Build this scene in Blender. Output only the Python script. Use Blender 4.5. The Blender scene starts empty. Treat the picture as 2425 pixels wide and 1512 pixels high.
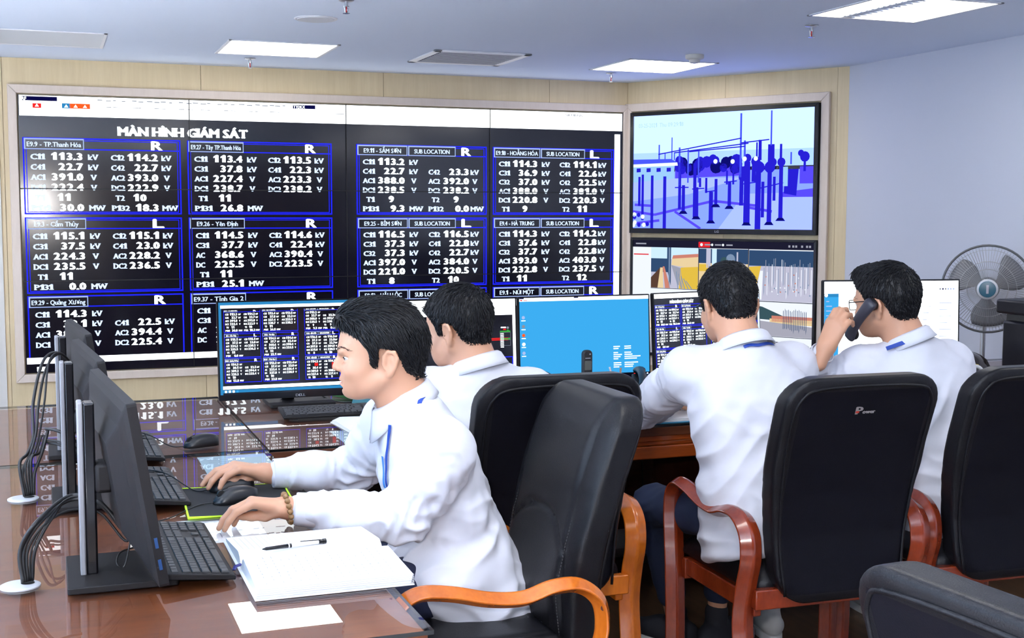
import bpy, bmesh, math, random
import numpy as np
from mathutils import Vector, Matrix, Euler
PI = math.pi
random.seed(7)
RNG = np.random.default_rng(7)
SC = bpy.context.scene
COL = SC.collection

# ------------------------------------------------------------------ camera, world, exposure, lights
SKY_S = 6.5
def make_camera():
    yaw, pitch, roll = 0.3553, 0.0848, 0.0016
    cy, sy, cp, sp = math.cos(yaw), math.sin(yaw), math.cos(pitch), math.sin(pitch)
    fwd = Vector((sy*cp, cy*cp, -sp)); right = Vector((cy, -sy, 0)); up = right.cross(fwd)
    cr, sr = math.cos(roll), math.sin(roll)
    r2 = right*cr + up*sr; u2 = up*cr - right*sr
    cd = bpy.data.cameras.new('camera'); cd.sensor_width = 36; cd.lens = 43.984
    cd.clip_start = .05; cd.clip_end = 60
    o = bpy.data.objects.new('camera', cd); COL.objects.link(o)
    m = Matrix((r2, u2, -fwd)).transposed().to_4x4(); m.translation = (0, 0, 1.4944)
    o.matrix_world = m
    SC.camera = o
make_camera()
w = bpy.data.worlds.new('world'); SC.world = w; w.use_nodes = True
w.node_tree.nodes['Background'].inputs[0].default_value = (.52, .72, 1, 1)     # daylight outside the added window
w.node_tree.nodes['Background'].inputs[1].default_value = SKY_S
vs = SC.view_settings
vs.view_transform = 'Standard'; vs.look = 'None'; vs.gamma = 1; vs.exposure = 0.1
vs.use_curve_mapping = False
SC.cycles.max_bounces = 7; SC.cycles.diffuse_bounces = 4; SC.cycles.glossy_bounces = 4
SC.cycles.transmission_bounces = 4; SC.cycles.transparent_max_bounces = 10
SC.cycles.caustics_reflective = False; SC.cycles.caustics_refractive = False
SC.cycles.sample_clamp_indirect = 25
SC.cycles.use_denoising = True
FLASH_W = 98
def lamp(name, kind, loc, energy, color=(1, 1, 1), **kw):
    l = bpy.data.lights.new(name, kind); l.energy = energy; l.color = color
    for k, v_ in kw.items(): setattr(l, k, v_)
    o = bpy.data.objects.new(name, l); COL.objects.link(o); o.location = loc
    return o
# the photographer's flash, just above and left of the lens
lamp('camera_flash', 'POINT', (-.13, -.02, 1.60), FLASH_W, (1, .97, .95), shadow_soft_size=.035)
ADDED_WIN = (-3.2, 1.4, 1.5, 7.0, 1.6)   # unseen window added in the left wall for fill light: x, y centre, z centre, width, height
o = lamp('added_window_portal', 'AREA', (ADDED_WIN[0]-.05, ADDED_WIN[1], ADDED_WIN[2]), 1, shape='RECTANGLE', size=ADDED_WIN[4], size_y=ADDED_WIN[3])
o.rotation_euler = (0, -PI/2, 0); o.data.cycles.is_portal = True
added_sun = lamp('added_sun', 'SUN', (-8, 1, 9), 68, (1, .97, .95), angle=.01)     # added to bounce off the pale tiles and brighten the ceiling
added_sun.rotation_euler = (0, math.radians(-38), 0)
TUBE = 11.5      # emission of the ceiling lamps' diffusers

# ------------------------------------------------------------------ materials
MATS = {}
def nodes(m):
    return m.node_tree.nodes, m.node_tree.links
def mat(name, color, rough=.5, metal=0, emis=None, es=1, coat=0, spec=.5, sub=0, bump=None, sheen=0, sample=True, alpha=1, ior=1.5, trans=0):
    if name in MATS: return MATS[name]
    m = bpy.data.materials.new(name); m.use_nodes = True
    b = m.node_tree.nodes['Principled BSDF']
    b.inputs['Base Color'].default_value = (*color, 1)
    b.inputs['Roughness'].default_value = rough
    b.inputs['Metallic'].default_value = metal
    b.inputs['Coat Weight'].default_value = coat
    b.inputs['Coat Roughness'].default_value = .06
    b.inputs['Specular IOR Level'].default_value = spec
    b.inputs['IOR'].default_value = ior
    b.inputs['Sheen Weight'].default_value = sheen
    b.inputs['Transmission Weight'].default_value = trans
    b.inputs['Alpha'].default_value = alpha
    if sub:
        b.inputs['Subsurface Weight'].default_value = sub
        b.inputs['Subsurface Radius'].default_value = (.012, .005, .003)
    if emis is not None:
        b.inputs['Emission Color'].default_value = (*emis, 1)
        b.inputs['Emission Strength'].default_value = es
        if not sample: m.cycles.emission_sampling = 'NONE'
    if bump:
        n, l = nodes(m)
        tc = n.new('ShaderNodeTexCoord'); nz = n.new('ShaderNodeTexNoise'); bp = n.new('ShaderNodeBump')
        nz.inputs['Scale'].default_value = bump[0]; nz.inputs['Detail'].default_value = 4
        bp.inputs['Strength'].default_value = bump[1]; bp.inputs['Distance'].default_value = bump[2]
        l.new(tc.outputs['Object'], nz.inputs['Vector']); l.new(nz.outputs['Fac'], bp.inputs['Height'])
        l.new(bp.outputs['Normal'], b.inputs['Normal'])
    MATS[name] = m
    return m
def wood(name, c1, c2, scale=(1, 1, 1), rough=.25, coat=.4, dist=6.0, nscale=3.0, grain=.5):
    """Procedural grain stretched along one axis of the object's own coordinates."""
    m = mat(name, c1, rough, coat=coat)
    n, l = nodes(m); b = n['Principled BSDF']
    tc = n.new('ShaderNodeTexCoord'); mp = n.new('ShaderNodeMapping'); nz = n.new('ShaderNodeTexNoise')
    n2 = n.new('ShaderNodeTexNoise'); mx = n.new('ShaderNodeMath'); mx.operation = 'ADD'
    cr = n.new('ShaderNodeValToRGB')
    mp.inputs['Scale'].default_value = scale
    nz.inputs['Scale'].default_value = nscale; nz.inputs['Detail'].default_value = 6; nz.inputs['Distortion'].default_value = .6
    n2.inputs['Scale'].default_value = nscale*7; n2.inputs['Detail'].default_value = 3
    ml = n.new('ShaderNodeMath'); ml.operation = 'MULTIPLY'; ml.inputs[1].default_value = grain
    l.new(tc.outputs['Object'], mp.inputs['Vector']); l.new(mp.outputs['Vector'], nz.inputs['Vector']); l.new(mp.outputs['Vector'], n2.inputs['Vector'])
    l.new(n2.outputs['Fac'], ml.inputs[0]); l.new(nz.outputs['Fac'], mx.inputs[0]); l.new(ml.outputs[0], mx.inputs[1])
    cr.color_ramp.elements[0].position = .45; cr.color_ramp.elements[0].color = (*c2, 1)
    cr.color_ramp.elements[1].position = 1.0; cr.color_ramp.elements[1].color = (*c1, 1)
    l.new(mx.outputs[0], cr.inputs['Fac']); l.new(cr.outputs['Color'], b.inputs['Base Color'])
    return m
def glass_mat(name, tint=(1, 1, 1), rough=.0, ior=1.5):
    m = bpy.data.materials.new(name); m.use_nodes = True; n, l = nodes(m); n.clear()
    out = n.new('ShaderNodeOutputMaterial'); mx = n.new('ShaderNodeMixShader'); tr = n.new('ShaderNodeBsdfTransparent')
    gl = n.new('ShaderNodeBsdfGlossy'); fr = n.new('ShaderNodeFresnel')
    fr.inputs['IOR'].default_value = ior; gl.inputs['Roughness'].default_value = rough; tr.inputs['Color'].default_value = (*tint, 1)
    l.new(fr.outputs[0], mx.inputs[0]); l.new(tr.outputs[0], mx.inputs[1]); l.new(gl.outputs[0], mx.inputs[2]); l.new(mx.outputs[0], out.inputs[0])
    MATS[name] = m
    return m

# ------------------------------------------------------------------ tagging and hierarchy
def tag(o, label=None, cat=None, group=None, kind=None):
    if label: o['label'] = label
    if cat: o['category'] = cat
    if group: o['group'] = group
    if kind: o['kind'] = kind
    return o
def thing(name, label, cat, loc=(0, 0, 0), rot=(0, 0, 0), group=None):
    o = bpy.data.objects.new(name, None); COL.objects.link(o); o.empty_display_size = .05
    o.location = loc; o.rotation_euler = rot
    return tag(o, label, cat, group)
def kids(o): return [c for c in bpy.data.objects if c.parent == o]
def copy_tree(o, parent=None):
    c = o.copy(); COL.objects.link(c); c.parent = parent
    for ch in kids(o): copy_tree(ch, c)
    return c
def dup(root, loc, rot=(0, 0, 0), label=None, group=None):
    r = copy_tree(root); r.location = loc; r.rotation_euler = rot
    if label: r['label'] = label
    if group: r['group'] = group
    return r

# ------------------------------------------------------------------ mesh building
def V3(a): return np.asarray(a, float)
def frame_of(d):
    d = V3(d)/np.linalg.norm(d); a = np.array([0, 0, 1.]) if abs(d[2]) < .9 else np.array([1., 0, 0])
    x = np.cross(a, d); x /= np.linalg.norm(x); return x, np.cross(d, x)
def spline(pts, n):
    """Catmull-Rom through the points, n samples a span."""
    P = [V3(p) for p in pts]; P = [2*P[0]-P[1]] + P + [2*P[-1]-P[-2]]; out = []
    for i in range(1, len(P)-2):
        for k in range(n):
            t = k/n; a, b, c, d = P[i-1:i+3]
            out.append(.5*((2*b)+(-a+c)*t+(2*a-5*b+4*c-d)*t*t+(-a+3*b-3*c+d)*t**3))
    out.append(P[-2]); return np.array(out)
class MB:
    def __init__(s): s.v = []; s.f = []; s.m = []
    def add(s, verts, faces, mi=0):
        o = len(s.v); s.v += [tuple(map(float, q)) for q in verts]
        s.f += [tuple(i+o for i in f) for f in faces]; s.m += [mi]*len(faces); return s
    def box(s, lo, hi, mi=0, M=None):
        x0, y0, z0 = lo; x1, y1, z1 = hi
        vv = [(x0, y0, z0), (x1, y0, z0), (x1, y1, z0), (x0, y1, z0), (x0, y0, z1), (x1, y0, z1), (x1, y1, z1), (x0, y1, z1)]
        if M is not None: vv = [tuple(M @ Vector(q)) for q in vv]
        return s.add(vv, [(0, 3, 2, 1), (4, 5, 6, 7), (0, 1, 5, 4), (1, 2, 6, 5), (2, 3, 7, 6), (3, 0, 4, 7)], mi)
    def rings(s, R, mi=0, closed=True, caps=True, loop=False):
        """Skin a list of equal-length rings of points."""
        n = len(R[0]); vv = [p for r in R for p in r]; ff = []
        m = len(R); cnt = n if closed else n-1
        for i in range(m if loop else m-1):
            j = (i+1) % m
            for k in range(cnt):
                k2 = (k+1) % n
                ff.append((i*n+k, i*n+k2, j*n+k2, j*n+k))
        if caps and closed and not loop:
            ff.append(tuple(range(n-1, -1, -1))); ff.append(tuple((m-1)*n+k for k in range(n)))
        return s.add(vv, ff, mi)
    def tube(s, path, r, n=8, mi=0, caps=True, closed=False, flat=None, up=None):
        """Tube along a path; r a number or one a point; flat=(a,b) makes an elliptical or boxy ribbon section (factors of r)."""
        P = np.array([V3(p) for p in path]); N = len(P); rr = np.full(N, r) if np.isscalar(r) else np.asarray(r, float)
        T = np.gradient(P, axis=0)
        if closed: T = np.roll(P, -1, 0)-np.roll(P, 1, 0)
        T /= np.linalg.norm(T, axis=1)[:, None]+1e-12
        if up is not None: x = V3(up)
        else: x, _ = frame_of(T[0])
        R = []; a, b = flat or (1, 1)
        for i in range(N):
            if up is not None: x = V3(up)
            x = x-T[i]*(x@T[i]); x /= np.linalg.norm(x)+1e-12; y = np.cross(T[i], x)
            R.append([P[i]+rr[i]*(a*math.cos(t)*x+b*math.sin(t)*y) for t in np.linspace(0, 2*PI, n, endpoint=False)])
        return s.rings(R, mi, caps=caps, loop=closed)
    def cyl(s, p0, p1, r, n=20, mi=0, r1=None):
        return s.tube([p0, p1], [r, r if r1 is None else r1], n, mi)
    def lathe(s, prof, n=28, c=(0, 0, 0), mi=0, axis=None):
        c = V3(c); az = V3(axis)/np.linalg.norm(axis) if axis is not None else np.array([0, 0, 1.])
        x, y = frame_of(az) if axis is not None else (np.array([1., 0, 0]), np.array([0, 1., 0]))
        R = [[c+az*h+rad*(math.cos(t)*x+math.sin(t)*y) for t in np.linspace(0, 2*PI, n, endpoint=False)] for rad, h in prof]
        return s.rings(R, mi)
    def prism(s, poly, fn, d0, d1, mi=0):
        """Extrude a 2D polygon between depths d0, d1; fn(u, v, d) gives the point."""
        n = len(poly)
        return s.add([fn(u, v, d0) for u, v in poly]+[fn(u, v, d1) for u, v in poly],
                     [tuple(range(n-1, -1, -1)), tuple(range(n, 2*n))]+[(i, (i+1) % n, n+(i+1) % n, n+i) for i in range(n)], mi)
    def build(s, name, mats, parent=None, world=False, smooth=None, bevel=None, seg=2, sub=0, solid=None, norm=True):
        me = bpy.data.meshes.new(name); vv = s.v
        if world and parent is not None:
            L = parent.location; vv = [(a-L.x, b-L.y, c-L.z) for a, b, c in vv]
        me.from_pydata(vv, [], s.f)
        for m_ in (mats if isinstance(mats, (list, tuple)) else [mats]): me.materials.append(m_)
        me.polygons.foreach_set('material_index', s.m)
        me.update()
        if norm:
            bm = bmesh.new(); bm.from_mesh(me); bmesh.ops.recalc_face_normals(bm, faces=bm.faces); bm.to_mesh(me); bm.free()
        o = bpy.data.objects.new(name, me); COL.objects.link(o); o.parent = parent
        if bevel:
            md = o.modifiers.new('bevel', 'BEVEL'); md.width = bevel; md.segments = seg; md.limit_method = 'ANGLE'; md.angle_limit = .6
        if solid:
            md = o.modifiers.new('solid', 'SOLIDIFY'); md.thickness = solid; md.offset = 0
        if sub:
            md = o.modifiers.new('sub', 'SUBSURF'); md.levels = sub; md.render_levels = sub
        if smooth is None: smooth = bool(bevel)
        if smooth:
            me.polygons.foreach_set('use_smooth', [True]*len(me.polygons))
            if bevel is None and smooth == 'auto' or bevel:
                try: me.set_sharp_from_angle(angle=.7)
                except Exception: pass
        return o
def rrect(w_, h_, r, n=5):
    """Rounded rectangle polygon about 0,0."""
    out = []
    for cx, cy, a0 in ((w_/2-r, h_/2-r, 0), (-w_/2+r, h_/2-r, PI/2), (-w_/2+r, -h_/2+r, PI), (w_/2-r, -h_/2+r, 1.5*PI)):
        out += [(cx+r*math.cos(a0+PI/2*k/n), cy+r*math.sin(a0+PI/2*k/n)) for k in range(n+1)]
    return out

# ------------------------------------------------------------------ lettering and flat screen graphics
GLY = {}
def load_glyphs(chars):
    obs = []
    for ch in sorted(set(chars)-{' '}):
        cu = bpy.data.curves.new('g', 'FONT'); cu.body = ch; cu.resolution_u = 2; cu.size = 1
        ob = bpy.data.objects.new('g', cu); COL.objects.link(ob); obs.append((ch, ob))
    dg = bpy.context.evaluated_depsgraph_get()
    for ch, ob in obs:
        me = bpy.data.meshes.new_from_object(ob.evaluated_get(dg))
        vv = np.array([q.co[:2] for q in me.vertices]); ff = [tuple(p.vertices) for p in me.polygons]
        GLY[ch] = (vv, ff, vv[:, 0].min(), vv[:, 0].max()); bpy.data.meshes.remove(me)
    GLY['1'] = (np.array([(.18, 0), (.36, 0), (.36, .73), (.22, .73), (.03, .58), (.03, .44), (.18, .52)]), [(0, 1, 2, 6), (6, 2, 3, 4, 5)], .03, .36)
    if 'D' in GLY:      # crossed D
        q = GLY['D']; n0 = len(q[0]); xm = q[2]; GLY['Đ'] = (np.concatenate([q[0], [(xm-.10, .33), (xm+.26, .33), (xm+.26, .41), (xm-.10, .41)]]), q[1]+[(n0, n0+1, n0+2, n0+3)], xm-.10, q[3])
    for ch, ob in obs:
        cu = ob.data; bpy.data.objects.remove(ob); bpy.data.curves.remove(cu)
CAP = .73
_b, _t = (0, .10), (.90, 1.0)
SERIF = {'A': [(-.14, .30, *_b), (.70, 1.14, *_b)], 'k': [(-.15, .42, *_b), (.62, 1.15, *_b), (-.15, .2, *_t), (.6, 1.1, .62, .72)], 'V': [(-.14, .34, *_t), (.66, 1.14, *_t)], 'M': [(-.12, .28, *_b), (.72, 1.12, *_b), (-.12, .2, *_t), (.8, 1.12, *_t)],
         'W': [(-.08, .26, *_t), (.74, 1.08, *_t)], 'T': [(.24, .76, *_b), (-.02, .10, .72, 1), (.90, 1.02, .72, 1)], 'P': [(-.16, .48, *_b), (-.16, .2, *_t)], 'D': [(-.14, .2, *_b), (-.14, .2, *_t)], 'C': [(.86, .99, .64, 1)], 'G': [(.86, .99, .64, 1)],
         '1': [(-.05, 1.35, *_b)], '4': [(.42, 1.0, *_b)], 'N': [(-.14, .3, *_b), (-.14, .2, *_t), (.74, 1.14, *_t)], 'H': [(-.14, .34, *_b), (.66, 1.14, *_b), (-.14, .34, *_t), (.66, 1.14, *_t)], 'I': [(-.9, 1.9, *_b), (-.9, 1.9, *_t)],
         'L': [(-.15, .3, *_t)], 'E': [(-.15, .2, *_b), (-.15, .2, *_t)], 'B': [(-.15, .2, *_b), (-.15, .2, *_t)], 'U': [(-.15, .35, *_t), (.68, 1.15, *_t)], 'R': [(-.15, .4, *_b), (-.15, .2, *_t), (.75, 1.15, *_b)]}
for _c, _k in (('À', 'A'), ('Á', 'A'), ('Ì', 'I')): SERIF[_c] = [(a, b, c*.74, d*.74 if d < .5 else d*.74) for a, b, c, d in SERIF[_k]] if False else SERIF[_k][:]
class G2:
    """Flat graphics in (u right, v down); layers keep them apart by a hair."""
    def __init__(s): s.p = []
    def poly(s, pts, mi, L=1): s.p.append(([tuple(q) for q in pts], [tuple(range(len(pts)))], mi, L))
    def rect(s, u0, v0, u1, v1, mi, L=1): s.poly([(u0, v0), (u0, v1), (u1, v1), (u1, v0)], mi, L)
    def line(s, u0, v0, u1, v1, t, mi, L=1):
        du, dv = u1-u0, v1-v0; q = math.hypot(du, dv) or 1; a, b = -dv/q*t/2, du/q*t/2
        s.poly([(u0+a, v0+b), (u1+a, v1+b), (u1-a, v1-b), (u0-a, v0-b)], mi, L)
    def border(s, u0, v0, u1, v1, t, mi, L=2):
        s.rect(u0, v0, u1, v0+t, mi, L); s.rect(u0, v1-t, u1, v1, mi, L); s.rect(u0, v0, u0+t, v1, mi, L); s.rect(u1-t, v0, u1, v1, mi, L)
    def disc(s, u, v, r, mi, L=1, n=12): s.poly([(u+r*math.cos(-t), v+r*math.sin(-t)) for t in np.linspace(0, 2*PI, n, endpoint=False)], mi, L)
    def text(s, t, u, v, h, w_, mi, align='l', L=3, bold=0.0, mono=False, serif=False):
        """Text of cap height h, fitted to width w_, v its mid line; bold repeats the outline a hair to the side."""
        x = 0; it = []
        for ch in t:
            if ch == ' ': x += .3; continue
            g = GLY[ch]; wd = g[3]-g[2]
            if mono and ch != '.': x += (.56-wd)/2; it.append((g, x-g[2])); x += wd+.075+(.56-wd)/2; continue
            it.append((g, x-g[2])); x += wd+.075
        x -= .075
        sx = w_/x; sy = h/CAP
        u0 = u if align == 'l' else (u-w_ if align == 'r' else u-w_/2)
        if serif:
            for g, ox in it:
                ch = [c for c in GLY if GLY[c] is g][0]
                for a0, a1, b0, b1 in SERIF.get(ch, ()):
                    wd = g[3]-g[2]; X_ = lambda a: (g[2]+ox+a*wd)*sx+u0
                    s.rect(X_(a0), v+h/2-b1*h, X_(a1), v+h/2-b0*h, mi, L)
        for du, dv in (((0, 0),) if not bold else ((-bold, bold*.3), (0, -bold*.3), (bold, bold*.3))):
            for g, ox in it:
                vv = [((a+ox)*sx+u0+du, v+h/2-b*sy+dv) for a, b in g[0]]
                s.p.append((vv, g[1], mi, L))
        return u0
    def build(s, name, mats, parent, origin, right, down, lift=.0006, base=.001, world=False):
        o = V3(origin); r = V3(right); d = V3(down); n = np.cross(d, r); n /= np.linalg.norm(n)
        mb = MB()
        for pts, ff, mi, L in s.p:
            mb.add([o+r*a+d*b+n*(base+lift*L) for a, b in pts], [f for f in ff], mi)
        ob = mb.build(name, mats, parent, world, norm=False)
        return ob
# ------------------------------------------------------------------ shared materials
white_paint = mat('white_wall_paint', (.58, .60, .68), .85)
ceil_paint = mat('ceiling_paint', (.75, .84, .98), .9)
wood_panel = wood('pale_wood_panel', (.76, .61, .37), (.68, .53, .31), (9, 9, .5), .45, 0, nscale=3, grain=.4)
frame_wood = wood('pale_frame_wood', (.74, .62, .52), (.68, .56, .46), (6, 6, 1), .45, 0)
floor_wood = wood('dark_floor_wood', (.13, .075, .04), (.06, .032, .018), (9, .8, 1), .35, .2)
desk_wood = wood('red_brown_desk_wood', (.165, .044, .011), (.09, .021, .006), (1.2, 9, 9), .45, 0)
apron_wood = wood('orange_brown_desk_wood', (.40, .075, .008), (.26, .042, .004), (1.2, 14, 14), .28, .4)
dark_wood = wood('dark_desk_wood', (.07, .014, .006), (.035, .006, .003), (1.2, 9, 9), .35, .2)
orange_wood = wood('orange_chair_wood', (.62, .16, .012), (.44, .095, .006), (5, 5, 2), .22, .5)
red_wood = wood('red_chair_wood', (.27, .036, .009), (.16, .018, .005), (5, 5, 2), .2, .5)
leather = mat('black_leather', (.006, .006, .008), .38, spec=.25, bump=(420, .25, .002))
leather_matte = mat('black_backing_leather', (.003, .003, .006), .55, spec=.15, bump=(300, .15, .002))
thread_m = mat('dark_thread', (.03, .03, .035), .6)
glass = glass_mat('desk_glass', (.97, .985, .98))
glass_edge = mat('glass_edge', (.006, .007, .007), .12)
black_plastic = mat('black_plastic', (.012, .012, .014), .42, bump=(900, .1, .0006))
black_gloss = mat('black_gloss_plastic', (.006, .006, .008), .15)
dark_grey = mat('dark_grey_plastic', (.010, .009, .010), .5, spec=.22, bump=(800, .15, .0006))
key_plastic = mat('key_plastic', (.022, .023, .026), .45)
steel = mat('brushed_steel', (.55, .56, .58), .35, 1)
silver = mat('silver_plastic', (.55, .56, .58), .4, .3)
rubber = mat('black_rubber', (.010, .010, .011), .5)
paper = mat('white_paper', (.82, .82, .84), .8)
paper_blue = mat('pale_blue_paper', (.50, .62, .68), .8)
ink = mat('grey_ink', (.34, .36, .44), .8)
lime = mat('lime_fabric_edge', (.55, .85, .03), .7)
skin = mat('skin', (.58, .305, .19), .5, sub=.1)
lip = mat('lip_skin', (.55, .22, .18), .42)
hair_m = mat('black_hair', (.005, .005, .007), .42, spec=.3, bump=(260, .2, .001))
shirt_m = mat('white_shirt_cloth', (.63, .64, .71), .8, sheen=.1, bump=(1400, .08, .0005))
navy = mat('navy_trouser_cloth', (.010, .014, .045), .8)
denim = mat('dark_denim', (.012, .022, .06), .85, bump=(900, .3, .001))
ribbon = mat('blue_lanyard_ribbon', (.01, .05, .33), .5)
ribbon_lt = mat('bright_blue_ribbon', (.03, .22, .65), .5)
white_rubber = mat('white_shoe_rubber', (.7, .7, .68), .5)
# lit screens
def em(name, c, s_, sample=False): return mat(name, (0, 0, 0), .3, emis=c, es=s_, sample=sample, spec=.0)
e_white = em('lit_white', (.93, .97, 1), 3.0)
e_num = em('lit_white_text', (.88, .96, 1), 2.4)
e_lab = em('lit_pale_text', (.55, .68, .9), 1.5)
e_blue = em('lit_blue_line', (.010, .015, 1), 1.5)
e_pale = em('lit_pale_blue_border', (.40, .52, .85), 1.0)
e_navy = em('lit_navy', (.004, .004, .06), 1)
e_sky = em('lit_azure_desktop', (.045, .40, .84), 1.0, True)
e_teal = em('lit_azure_band', (.03, .25, .55), 1.0)
e_red = em('lit_red', (.9, .02, .02), 1.0)
e_orange = em('lit_orange', (.95, .12, .02), 1.0)
e_green = em('lit_green', (.04, .35, .05), 1.0)
e_grey = em('lit_grey', (.25, .28, .34), 1)
screen_black = mat('dark_screen', (.002, .002, .004), .14, emis=(.0005, .0005, .004), es=1, spec=.9)
SCR = [screen_black, e_white, e_num, e_lab, e_blue, e_pale, e_navy, e_sky, e_teal, e_red, e_orange, e_green, e_grey]
BLK, WHI, NUM, LAB, BLU, PAL, NAV, SKY, TEA, RED, ORA, GRN, GRY = range(13)
load_glyphs("0123456789.CADTPkVMWRLE-BSUOTINHGQHƯỚNgyeXuảxưn MÀN HÌNH GIÁM SÁT TP.Thanh Hóa Tây Cẩm Thủy Yên Định Quảng Xương Tĩnh Gia SẦM SƠN HOẰNG HÓA BỈM HÀ TRUNG HẬU LỘC NÚI MỘT SUB LOCATION RF TTDKX powerDELFX:/ 03-25-2021 Thu 09:29:18 SIEMENS Spectrum ")

# ------------------------------------------------------------------ room shell
CZ = 2.435
YA = 8.3265
BX0, BY0, BX1, BY1 = 3.984, YA, 4.862, 6.876      # ends of the angled wall
XL, YR = -3.2, -3.4
def struct(name, mb, m, **kw):
    o = mb.build(name, m, **kw); o['kind'] = 'structure'; return o
struct('floor', MB().box((-.85, 1.05, -.1), (4.9, YA+.05, 0)), floor_wood)
tile = mat('added_floor_tile', (.84, .84, .85), .35)
struct('added_floor_tiles', MB().box((XL, YR, -.1), (4.9, 1.05, 0)).box((XL, 1.05, -.1), (-.85, YA+.05, 0)), tile)  # unseen pale tiles, added to reflect light up to the ceiling
struct('ceiling', MB().box((XL, YR, CZ), (4.95, YA+.1, CZ+.1)), ceil_paint)
# back wall: wood panels set edge to edge with a shadow gap between them
b = MB(); edges = [-1.35, -.232, .954, 2.16, 3.37, BX0]
for a, c in zip(edges[:-1], edges[1:]): b.box((a+.0015, YA, 0), (c-.0015, YA+.012, CZ))
b.box((XL, YA+.012, 0), (BX0+.02, YA+.1, CZ))
struct('wall_back', b, wood_panel)
struct('wall_back_side', MB().box((XL, YA-.012, 0), (-.258, YA, CZ)), mat('pale_cream_paint', (.70, .66, .60), .7))
def on_b(s_, z, d=0):
    ux, uy = (BX1-BX0)/1.7005, (BY1-BY0)/1.7005
    return (BX0+ux*s_+uy*d, BY0+uy*s_-ux*d, z)      # d > 0 into the room
b = MB()
for a, c in ((.0, .80), (.80, 1.62), (1.62, 1.70)):
    b.prism([(a+.001, 0), (c-.001, 0), (c-.001, CZ), (a+.001, CZ)], on_b, -.08, 0)
struct('wall_corner', b, wood_panel)
struct('wall_right', MB().box((BX1, YR, 0), (BX1+.1, BY1+.02, CZ)), white_paint)
y0, y1, z0, z1 = ADDED_WIN[1]-ADDED_WIN[3]/2, ADDED_WIN[1]+ADDED_WIN[3]/2, ADDED_WIN[2]-ADDED_WIN[4]/2, ADDED_WIN[2]+ADDED_WIN[4]/2
struct('wall_left', MB().box((XL-.1, YR, 0), (XL, y0, CZ)).box((XL-.1, y1, 0), (XL, YA+.1, CZ)).box((XL-.1, y0, 0), (XL, y1, z0)).box((XL-.1, y0, z1), (XL, y1, CZ)), white_paint)
b = MB()
for k in range(6): yk = y0+(y1-y0)*k/5; b.box((XL-.07, yk-.025, z0), (XL-.02, yk+.025, z1))
b.box((XL-.07, y0, z0), (XL-.02, y1, z0+.05)).box((XL-.07, y0, z1-.05), (XL-.02, y1, z1))
struct('added_window_1', b, mat('added_window_aluminium', (.6, .61, .62), .4))  # frame of the unseen window added for its daylight
struct('wall_rear', MB().box((XL, YR-.1, 0), (BX1+.1, YR, CZ)), wood('dark_wood_panel', (.09, .05, .03), (.06, .035, .02), (9, 9, .5), .6, 0))
def picture_frame(fn, u0, v0, u1, v1, t, dep, t2=None):
    """Four mitred mouldings round an opening; fn(u, z, depth)."""
    b = MB(); o = [(u0-t, v0-t), (u1+t, v0-t), (u1+t, v1+t), (u0-t, v1+t)]; i = [(u0, v0), (u1, v0), (u1, v1), (u0, v1)]
    for k in range(4):
        k2 = (k+1) % 4
        b.prism([o[k], o[k2], i[k2], i[k]], fn, 0, dep)
    return b
fa = lambda u, z, d: (u, YA-d, z)
VX, VZ, VW, VH = -.1461, 2.2123, 4.0796, 1.7211      # the video wall
struct('trim_1', picture_frame(fa, VX-.006, VZ-VH-.006, VX+VW+.004, VZ+.008, .052, .035), frame_wood, bevel=.004)
struct('trim_2', picture_frame(on_b, .052, .45, 1.52, 2.222, .058, .03), frame_wood, bevel=.004)

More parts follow.
